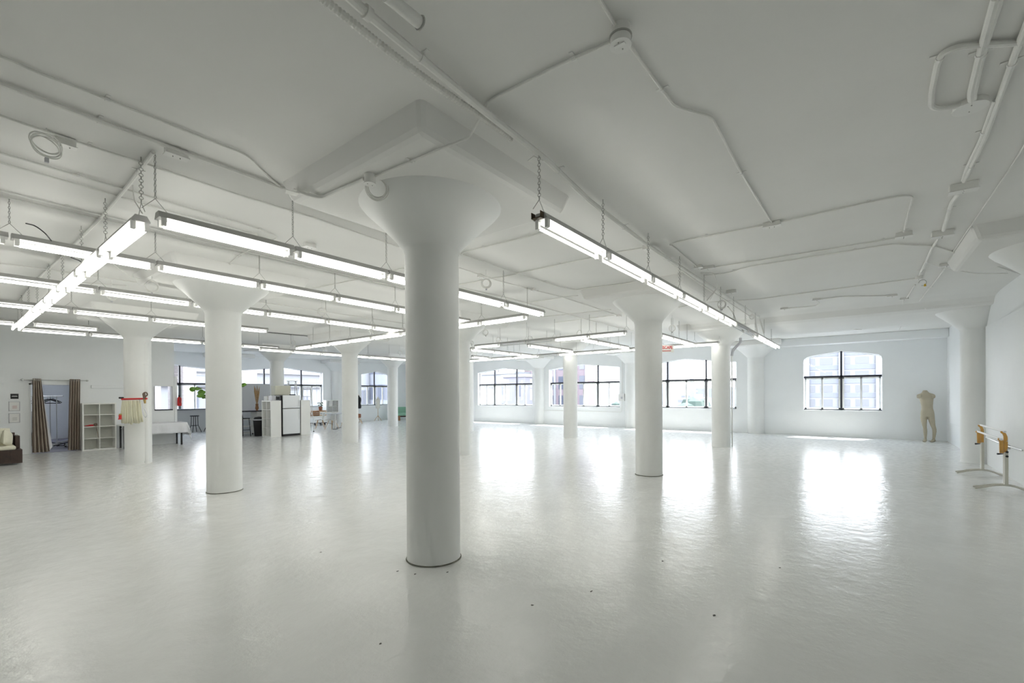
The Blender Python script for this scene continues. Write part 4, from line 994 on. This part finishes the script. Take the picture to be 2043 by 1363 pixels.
# fridge
t = thing('fridge', 'stainless top-freezer fridge between the white shelves', 'fridge', (8.40, 17.90, 0))
MB().box((0, .05, .03), (.70, .70, 1.615)).build('cabinet_body', 'black', t, bevel=.006)
MB().box((.005, 0, .08), (.695, .05, 1.08)).build('fridge_door', 'steel', t, bevel=.012)
MB().box((.005, 0, 1.10), (.695, .05, 1.615)).build('freezer_door', 'steel', t, bevel=.012)
MB().box((.02, .04, .0), (.68, .65, .06)).build('kick_plate', 'black', t)
MB().tube([(.64, -.03, 1.02), (.64, -.03, .62)], .009, 8).build('door_handle', 'steel', t, smooth=True); MB().tube([(.64, -.03, 1.16), (.64, -.03, 1.42)], .009, 8).build('door_handle', 'steel', t, smooth=True)
# things on the shelf and fridge
t = thing('toaster_oven', 'grey toaster oven with a black side on the sideways shelf', 'toaster oven', (8.02, 17.95, 1.41))
MB().box((0, 0, 0), (.28, .34, .19)).build('oven_body', 'frameg', t, bevel=.01); MB().box((.15, -.012, .02), (.285, 0, .17)).build('glass_door', 'black', t); MB().tube([(.16, -.03, .15), (.27, -.03, .15)], .006, 6).build('handle', 'metal', t)
o = MB().box((0, 0, 0), (.12, .3, .17)).build('storage_tub', 'paper', bevel=.02); o.location = (7.88+.1, 18.28, 1.41); tag(o, 'clear plastic tub at the shelf end beside the toaster oven', 'tub')
xa, xb = W(549, 780, Y=18.3).x, W(580, 780, Y=18.3).x; zt = W(560, 770, Y=18.3).z
t = thing('storage_box', 'cream storage box lying across the top of the fridge', 'box', (xa, 18.3, 1.62))
MB().box((0, 0, 0), (xb-xa, .34, zt-1.62)).build('box_body', 'creambox', t, bevel=.008); MB().box((-.006, -.006, zt-1.67), (xb-xa+.006, .346, zt-1.62+.004)).build('box_lid', 'creambox', t, bevel=.004)
def stepladder(loc, rz, label, h=1.0, w=.35):
    t = thing('stepladder', label, 'ladder', loc, rz)
    for sx in (-1, 1):
        MB().tube([(sx*w/2, -.0, 0), (sx*w/2*.7, .22, h)], .016, 6).build('rail', 'tubewhite', t); MB().tube([(sx*w/2, .5, 0), (sx*w/2*.7, .26, h)], .012, 6).build('rear_rail', 'tubewhite', t)
        MB().box((sx*w/2-.03, -.03, 0), (sx*w/2+.03, .03, .03)).build('rubber_foot', 'black', t)
    n = max(2, int(h/.28))
    for k in range(n): z = h*(k+1)/(n+.3); y = .22*z/h; MB().box((-w/2*.85, y-.04, z), (w/2*.85, y+.04, z+.02)).build('step', 'tubewhite', t)
    MB().box((-w/2*.8, .14, h-.01), (w/2*.8, .32, h+.02)).build('top_cap', 'tubewhite', t)
stepladder((9.62, 19.3, 0), 0.2, 'tall white stepladder standing behind the fridge', 2.22, .5)
stepladder((10.1, 19.2, 0), -0.3, 'second white stepladder beside the blank shelf side', 1.95, .45)
t = thing('black_kettle', 'flat black gadget lying on top of the fridge', 'gadget', (8.85, 18.1, 1.615)); MB().box((-.06, -.05, 0), (.14, .08, .035)).build('gadget_body', 'blackm', t, bevel=.012); MB().tube([(.0, -.05, .02), (-.1, -.12, .02)], .006, 6).build('cord', 'blackm', t); t.name = 'kitchen_gadget'
o = MB().box((0, 0, 0), (.03, .02, .95)).build('white_plank', 'shelf'); o.rotation_euler = (0, math.radians(-24), math.radians(-20)); o.location = (12.35, 22.55, .03); tag(o, 'white plank leaning against the rolling crate cart', 'plank')
# ------------------------------------------------------------------ cart with crates, plant
t = thing('crate_cart', 'rolling cart with a white drawer under wooden crates', 'cart', (12.35, 22.9, 0))
MB().box((0, 0, .10), (.75, .55, .14)).build('platform', 'frame', t); MB().box((.02, .0, .14), (.73, .5, .50)).build('drawer', 'shelf', t, bevel=.01)
for x in (.1, .66):
    for y in (.06, .5): MB().tube([(x-.02, y, .05), (x+.02, y, .05)], .05, 14).build('caster', 'black', t, smooth=True)
def crate(loc, w, d, h, label, m='crate'):
    t = thing('wooden_crate', label, 'crate', loc)
    for z in (.0, h*.36, h*.72):
        MB().box((0, 0, z), (w, .012, z+h*.28)).build('slat', m, t); MB().box((0, d-.012, z), (w, d, z+h*.28)).build('slat', m, t)
        MB().box((0, .012, z), (.012, d-.012, z+h*.28)).build('slat', m, t); MB().box((w-.012, .012, z), (w, d-.012, z+h*.28)).build('slat', m, t)
    MB().box((.012, .012, 0), (w-.012, d-.012, .012)).build('bottom', m, t); return t
crate((12.3, 22.95, .505), .36, .4, .26, 'dark wooden crate on the cart beside the printed crate')
t = crate((12.68, 22.93, .505), .40, .4, .25, 'printed wooden crate on the cart', 'wood')
MB().box((.05, -.006, .04), (.35, 0, .21)).build('printed_label', 'paper', t); mb = MB()
for k in range(4): mb.box((.08+.06*k, -.01, .06+.02*(k % 2)), (.12+.06*k, -.006, .16))
mb.build('print', 'text', t)
o = MB().box((12.28, 22.92, .765), (13.1, 23.36, .785)).build('wooden_board', 'crate'); tag(o, 'reddish wooden lid board laid across both crates', 'board')
t = thing('potted_plant', 'leafy plant in a terracotta pot on top of the crates', 'plant', (12.85, 23.1, .785))
MB().lathe([(.075, 0), (.10, .18), (.11, .2), (.09, .2)], 18).build('pot', 'terra', t, smooth=True)
for k in range(16):
    a = 2*PI*k/16; r = random.uniform(.06, .2); mb = MB(); leaf(mb, Vector((math.cos(a)*r, math.sin(a)*r, random.uniform(.26, .42))), (math.cos(a)*.6, math.sin(a)*.6, .8), .05, a); mb.build('leaf', 'leafd', t, solid=.002)
MB().tube([(0, 0, .18), (0, 0, .36)], .01, 6).build('stem', 'leafd', t)
# ------------------------------------------------------------------ dining table and shell chairs
t = thing('dining_table', 'glass-topped dining table on white pedestal legs by the column', 'table', (11.95, 20.0, 0))
MB().box((-.55, -.6, .715), (.55, .6, .735)).build('glass_top', 'screen', t, bevel=.005)
for x, y in ((-.3, -.35), (.3, .35)): MB().tube([(x, y, .02), (x, y, .715)], .06, 14).build('pedestal_leg', 'tubewhite', t, smooth=True); MB().lathe([(.12, 0), (.12, .02)], 18, c=(x, y)).build('foot_plate', 'black', t)
def shell_chair(loc, rz):
    t = thing('shell_chair', '', 'chair', loc, rz)
    mb = MB(); n, m = 14, 12; g = []
    for j in range(m+1):
        v = j/m; r = []
        for i in range(n+1):
            u = i/n*2-1
            if v < .5: y = -.2+v*2*.36; z = .44-.03*(1-u*u)*1+.09*u*u*v
            else: y = .16+(v-.5)*2*.07; z = .44+(v-.5)*2*.38-.03*u*u
            w = .23*(1-.25*max(0, v-.6)/.4*abs(u)); r.append(mb.bm.verts.new((u*w, y-(.10*u*u*(v if v > .4 else .4*v)), z)))
        g.append(r)
    for j in range(m):
        for i in range(n): mb.bm.faces.new([g[j][i], g[j][i+1], g[j+1][i+1], g[j+1][i]])
    mb.build('shell_seat', 'shelf', t, smooth=True, solid=.012)
    for sx in (-1, 1):
        for sy in (-1, 1): MB().tube([(sx*.10, sy*.10, .42), (sx*.22, sy*.21, 0)], [.014, .009], 8).build('leg', 'wood', t, smooth=True)
    MB().tube([(-.14, -.14, .30), (.14, .14, .18)], .004, 5).tube([(-.14, .14, .30), (.14, -.14, .18)], .004, 5).tube([(.14, -.14, .3), (-.14, .14, .18)], .004, 5).build('wire_brace', 'black', t)
    return t
c0 = shell_chair((11.35, 20.45, 0), -2.2); c0['label'] = 'white shell chair nearest the crate cart'; c0['group'] = 'white shell chairs at the dining table'
for loc, rz, lb in (((11.55, 19.75, 0), -1.4, 'white shell chair in the middle, facing away from the fridge'), ((12.1, 19.1, 0), -.3, 'white shell chair at the table end by the column'), ((12.65, 20.3, 0), 1.5, 'white shell chair on the far side of the table')):
    c = copy_tree(c0); c.location = loc; c.rotation_euler = (0, 0, rz); c['label'] = lb
# ------------------------------------------------------------------ dress forms, sofa
def dress_form(loc, rz, m, label, hz=1.0, base='tripod'):
    t = thing('dress_form', label, 'dress form', loc, rz)
    mb = MB(); S = [(.84, .13, .10), (.90, .165, .12), (1.0, .17, .125), (1.12, .125, .095), (1.22, .145, .11), (1.32, .165, .125), (1.40, .17, .11), (1.46, .14, .085), (1.50, .07, .06), (1.56, .05, .05), (1.58, .02, .02)]
    mb.loft([((0, 0, z*hz-.0), a, b, (1, 0, 0), (0, 1, 0)) for z, a, b in S], 20); mb.build('torso', m, t, smooth=True)
    MB().lathe([(.012, 1.56*hz), (.02, 1.59*hz), (.012, 1.62*hz)], 10).build('finial', 'wood', t, smooth=True)
    MB().tube([(0, 0, .3), (0, 0, .86*hz)], .014, 8).build('pole', 'wood' if m != 'blackm' else 'tubewhite', t, smooth=True)
    for k in range(3):
        a = k*2*PI/3+.5; MB().tube(smooth_path([Vector((0, 0, .34)), Vector((math.cos(a)*.1, math.sin(a)*.1, .22)), Vector((math.cos(a)*.24, math.sin(a)*.24, .02))], .08), .014, 8).build('leg', 'wood', t, smooth=True)
    return t
dress_form((16.75, 23.45, 0), .4, 'linen', 'cream dress form on a wooden tripod under the two-bay window', .93)
dress_form((14.85, 22.6, 0), .2, 'blackm', 'black dress form beside the column by the dining table', 1.0)
t = thing('brown_stool', 'small reddish brown stool in front of the black dress form', 'stool', (14.5, 22.2, 0))
MB().box((-.15, -.15, .34), (.15, .15, .56)).build('seat', 'terra', t, bevel=.03)
for sx in (-1, 1):
    for sy in (-1, 1): MB().tube([(sx*.11, sy*.11, .34), (sx*.19, sy*.19, 0)], .012, 6).build('leg', 'wood', t)
t = thing('green_sofa', 'green velvet sofa on thick wooden legs behind the front column', 'sofa', (17.6, 22.75, 0), -.45)
MB().box((0, 0, .30), (1.6, .75, .46)).build('seat', 'green', t, bevel=.05)
mb = MB().prism([(0, .62, .42), (0, .85, .42), (0, .95, .82), (0, .78, .84)], (1.6, 0, 0)); mb.build('backrest', 'green', t, bevel=.05)
MB().box((-.06, .0, .34), (.10, .8, .62)).build('armrest', 'green', t, bevel=.04); MB().box((1.5, .0, .34), (1.66, .8, .62)).build('armrest', 'green', t, bevel=.04)
MB().box((.05, .05, .22), (1.55, .7, .30)).build('base_rail', 'darkwood', t)
for x in (.12, .75, 1.4): MB().box((x, .03, 0), (x+.12, .15, .30)).build('leg', 'crate', t, bevel=.01)
for x in (.1, 1.4): MB().box((x, .55, 0), (x+.1, .65, .30)).build('rear_leg', 'crate', t)
# scuffs on the floor
for k, (x, y) in enumerate(((759, 1285), (793, 1140), (828, 1146), (1180, 1180), (1425, 1228), (1062, 1208), (640, 1102), (1556, 1133), (893, 1142), (1322, 1120))):
    p = W(x, y, z=0); mb = MB(); mb.prism([(math.cos(a)*.014*random.uniform(.5, 1.4), math.sin(a)*.008*random.uniform(.5, 1.5), .001) for a in [i*PI/3 for i in range(6)]], (0, 0, .0015))
    o = mb.build('floor_crumb', 'mark'); o.location = p; tag(o, 'tiny dark crumb of grit lying on the floor paint', 'crumb', 'grit crumbs on the floor')
# base stain ring round the front column and small base bits
for (x, y, r, lb) in ((X1, Y1, .264, 'grimy seam ring round the foot of the large front column'), (X1, Y2, .264, 'grimy seam ring round the foot of the fig plant column'), (X2, Y1, .264, 'grimy seam ring round the foot of the ESCAPE sign column')):
    o = MB().lathe([(r, 0.0005), (r+.006, .003), (r+.001, .007), (r-.003, .012)], 48, cap=False).build('floor_seam', mat('seam_grime', (.22, .22, .18, 1), .9, var=.5, vscale=14), smooth=True); o.location = (x, y, 0); tag(o, lb, 'seam')
# ------------------------------------------------------------------ outside
EXT = {}
tag(MB().box((-120, -160, -22.2), (1000, 900, -22)).build('ground', 'ground'), 'pale street level far below the windows', 'ground', kind='structure')
def building(name, label, x0, x1, y0, y1, z1, m, z0=-22, face=None, floors=None, fh=3.3, bay=4., ww=2., wh=1.7, zoff=.9, roof=True, gm='extglass', extra=None, zmin=-8, band=None):
    t = thing(name, label, 'building', (x0, y0, 0))
    MB().box((0, 0, z0), (x1-x0, y1-y0, z1)).build('walls', m, t)
    if roof: MB().box((-.3, -.3, z1), (x1-x0+.3, y1-y0+.3, z1+.5)).build('cornice', 'stucco', t)
    if face:
        cnt = 0
        L = (y1-y0) if face == 'x' else (x1-x0)
        z = z1-zoff-wh
        while z > zmin and cnt < 98:
            s = bay/2-ww/2
            while s+ww < L and cnt < 98:
                mb = MB()
                if face == 'x': mb.box((-.06, s, z), (.02, s+ww, z+wh))
                else: mb.box((s, -.06, z), (s+ww, .02, z+wh))
                w = mb.build('window', gm if random.random() < .7 else 'extglass2', t); cnt += 1
                s += bay
            z -= fh
        if band:
            mb = MB(); z = z1-zoff-wh
            while z > zmin:
                if face == 'x': mb.box((-.1, 0, z-1.1), (.02, L, z-.15))
                z -= fh
            mb.build('spandrel_band', band, t)
    return t
# opposite the small window: big panelled block
ya, yb = W(1595, 760, X=120).y, W(1775, 760, X=120).y
t = building('office_block', 'large pale panelled office block seen through the small window', 120, 140, yb-25, 22.0, 13.0, 'stucco', face='x', fh=3.0, bay=3.1, ww=2.2, wh=1.5, gm='extglass2', zmin=-6, band='stucco2')
for k in range(12): MB().box((-.6, 1.5+6.2*k, -22), (0, 2.4+6.2*k, 13)).build('pier', 'stucco', t)
# pink brick tower behind the window two
y_r = W(1172, 760, X=75).y
t = building('brick_tower', 'pink brick tower with tall dark window strips', 75, 78, y_r, y_r+12.5, 17, 'brickp', face='x', fh=3.7, bay=2.3, ww=1.1, wh=2.5, zmin=-7)
for k in range(6): MB().box((-.35, .0+2.3*k, -22), (0, .35+2.3*k, 17)).build('pier', 'stucco', t)
# white warehouse and signs beyond the farthest wide window
a = W(1026, 760, X=70).y
t = building('white_warehouse', 'white warehouse with paired windows and a rooftop billboard', 70, 75, a, a+60, W(1000, 747, X=70).z, 'stucco', face='x', fh=3.6, bay=4.4, ww=2.0, wh=1.9, zoff=2.2, zmin=-6)
bz = W(1000, 748, X=74).z; by = W(1006, 748, X=74).y
t = thing('billboard', 'dark rooftop billboard on the white warehouse', 'billboard', (72.5, by, bz+.5)); MB().box((0, 0, 1.0), (.3, 3.6, 3.2)).build('panel', 'extglass', t)
for y in (.4, 3.0): MB().tube([(.1, y, 0), (.1, y, 1.2)], .1, 6).build('post', 'frame', t)
building('grey_annex', 'low lilac annex beside the white warehouse', 66, 69.5, a-5.5, a-.5, W(1040, 752, X=66).z, mat('lilac_render', (.22, .215, .25, 1), .9), face='x', fh=3.6, bay=3.2, ww=1.2, wh=2.0, zoff=1.6, zmin=-6)
building('pink_block', 'small pink block peeking over the lilac annex', 100, 110, W(1062, 745, X=100).y-6, W(1046, 745, X=100).y, W(1050, 739, X=100).z, 'brickp')
# distant town
random.seed(3)
for k in range(16):
    y = 40+k*21+random.uniform(-1, 1); x = 430+(k % 3)*50; d = x*.79+y*.61
    zt = 1.6+random.uniform(2, 13)*d/898
    building('town_block', 'pale far town block of windows, one of many on the skyline', x, x+14, y, y+random.uniform(14, 19.5), zt, 'stucco' if k % 3 else 'stucco2', face='x', fh=3.6, bay=4.2, ww=1.8, wh=1.5, zmin=zt-15, roof=False, gm='extglass2')
for k in range(14):
    y = 30+k*17+random.uniform(-1, 1); x = 240+(k % 2)*45; d = x*.79+y*.61
    zt = 1.6-random.uniform(2, 12)*d/898
    building('low_shed', 'low pale street building below the skyline', x, x+20, y, y+random.uniform(11, 15), zt, 'stucco', face='x', fh=4, bay=4.2, ww=2.2, wh=1.4, zmin=zt-4, roof=False, gm='extglass2')['group'] = 'low street buildings beyond the wide windows'
for o in bpy.data.objects:
    if o.name.startswith('town_block') and o.parent is None: o['group'] = 'far town blocks on the skyline'
for k in range(22):
    x = 84+(k//8)*13+random.uniform(-1, 1); y = 24+(k % 8)*9+(k//8)*4+random.uniform(-1, 1)
    if k in (13, 20): continue
    t = thing('far_tree', 'small dark tree crown standing in the street far outside', 'tree', (x, y, -22), group='far street trees')
    h = 22+random.uniform(-3.5, .6); mb = MB()
    for q in range(7):
        c = Vector((random.uniform(-1.5, 1.5), random.uniform(-2.4, 2.4), h-2+random.uniform(-1.4, 1))); R0 = random.uniform(1.2, 2.0)
        mb.lathe([(0, c.z-R0), (R0*.7, c.z-R0*.7), (R0, c.z), (R0*.7, c.z+R0*.7), (0, c.z+R0)], 9, c=(c.x, c.y))
    mb.build('crown', 'exttree', t); MB().tube([(0, 0, 0), (0, 0, h-2)], .3, 6).build('trunk', 'darkwood', t)
tag(MB().prism([(900, -200, -22), (900, 160, 10), (900, 300, 22), (900, 420, 14), (900, 600, 34), (900, 900, 16), (900, 900, -22)], (10, 0, 0)).build('distant_hill', 'hill'), 'hazy hill ridge on the skyline', 'hill', kind='structure')
# across the court on the kitchen side
z600 = W(600, 748, Y=46).z
t = building('white_building', 'long white building with a cornice across the court', 2, 40, 46, 60, z600, 'stucco', face='y', fh=3.4, bay=3.3, ww=1.5, wh=1.9, zoff=2.2, zmin=-4)
MB().box((0, -.4, z600-1.3), (38, 0, z600-1.1)).build('ledge', 'stucco2', t)
for (xa, xb, yy_, zt, lb) in ((366, 392, 33, 9, 'pale brick pier outside the bar counter window'), (308, 321, 33, 9, 'pale brick pier seen through the pass-through opening'), (484, 513, 33, 9, 'pale brick pier outside the window behind the screen')):
    X0, X1_ = W(xa, 780, Y=yy_).x, W(xb, 780, Y=yy_).x
    t = thing('brick_pier', lb, 'building', (X0, yy_, 0)); MB().box((0, 0, -22), (X1_-X0, 3, zt)).build('brickwork', 'brick', t); MB().box((-.1, -.1, zt), (X1_-X0+.1, 3.1, zt+.3)).build('coping', 'stucco', t)
wx0, wx1 = W(712, 780, Y=34).x, W(738, 780, Y=34).x
t = building('court_wing', 'white wing with tall windows close outside the two-bay window', wx0, wx1, 34, 40, W(730, 742, Y=34).z, 'stucco', face='y', fh=3.4, bay=(wx1-wx0)/2, ww=.55, wh=2.0, zoff=1.6, zmin=-3, roof=False)
gx = W(768, 780, Y=33).x
t = thing('glass_bay', 'rounded blue-grey glazed bay outside the two-bay window', 'building', (gx, 33.5, 0)); MB().lathe([(1.0, -22), (1.0, 5.2)], 24).build('curved_wall', 'stucco2', t, smooth=True)
for z in (-1.5, 1.2, 3.4): MB().lathe([(1.02, z), (1.02, z+1.3)], 24, cap=False).build('glazing', 'extglass', t, smooth=True)
# ------------------------------------------------------------------ light
w = bpy.data.worlds.new('world'); sc.world = w; w.use_nodes = True; nt = w.node_tree
bg = nt.nodes['Background']; tc = nt.nodes.new('ShaderNodeTexCoord'); sep = nt.nodes.new('ShaderNodeSeparateXYZ'); rp = nt.nodes.new('ShaderNodeValToRGB')
nt.links.new(tc.outputs['Generated'], sep.inputs[0]); nt.links.new(sep.outputs[2], rp.inputs[0])
rp.color_ramp.elements[0].position = .0; rp.color_ramp.elements[0].color = (.97, .98, 1, 1)
rp.color_ramp.elements[1].position = .7; rp.color_ramp.elements[1].color = (.72, .84, 1, 1)
nt.links.new(rp.outputs[0], bg.inputs[0]); bg.inputs[1].default_value = 4.9
sl = bpy.data.lights.new('sun', 'SUN'); sl.energy = 9.5; sl.angle = math.radians(1.2); sl.color = (1, .97, .92)
so = bpy.data.objects.new('sun', sl); C.objects.link(so)
so.rotation_euler = Vector((1, -.35, 1.9)).to_track_quat('Z', 'Y').to_euler()
# ------------------------------------------------------------------ small pieces belong to the part that carries them
def regroup(root_name, child, carrier, pair=False):
    for root in [o for o in bpy.data.objects if o.parent is None and o.name.split('.')[0] == root_name]:
        ks = kids(root); ch = [k for k in ks if k.name.split('.')[0] == child]; ca = [k for k in ks if k.name.split('.')[0] == carrier]
        for i, c in enumerate(ch):
            if ca: c.parent = ca[min(i, len(ca)-1)] if pair else ca[0]
regroup('toaster_oven', 'handle', 'glass_door'); regroup('ballet_barre', 'clamp_knob', 'post'); regroup('ballet_barre', 'hook', 'bracket')
regroup('stepladder', 'rubber_foot', 'rail', True); regroup('garment_rack', 'caster', 'foot', True); regroup('dress_form', 'finial', 'torso')
regroup('framed_notice', 'print', 'paper_sheet'); regroup('wall_sign', 'print', 'sign_board'); regroup('escape_sign', 'lettering', 'sign_board'); regroup('escape_sign', 'underline', 'sign_board')
regroup('fire_extinguisher', 'paper_tag', 'cylinder'); regroup('curtain', 'grommet', 'fabric'); regroup('kitchen_island', 'caster', 'cabinet_body'); regroup('crate_cart', 'caster', 'platform')
regroup('wooden_crate', 'print', 'printed_label'); regroup('junction_box', 'screw', 'cover_plate'); regroup('dining_table', 'foot_plate', 'pedestal_leg', True)
fr = [o for o in bpy.data.objects if o.name == 'fridge'][0]; fk = kids(fr)
hs = [k for k in fk if k.name.startswith('door_handle')]; hs[0].parent = [k for k in fk if k.name.startswith('fridge_door')][0]; hs[1].parent = [k for k in fk if k.name.startswith('freezer_door')][0]
# ------------------------------------------------------------------ render look
sc.view_settings.view_transform = 'Standard'; sc.view_settings.look = 'None'; sc.view_settings.gamma = 1; sc.view_settings.use_curve_mapping = False
sc.view_settings.exposure = 0.70
cy = sc.cycles
cy.adaptive_threshold = .025; cy.max_bounces = 9; cy.diffuse_bounces = 7; cy.glossy_bounces = 4; cy.transparent_max_bounces = 12; cy.sample_clamp_indirect = 6
cy.use_denoising = True
cy.caustics_reflective = False; cy.caustics_refractive = False
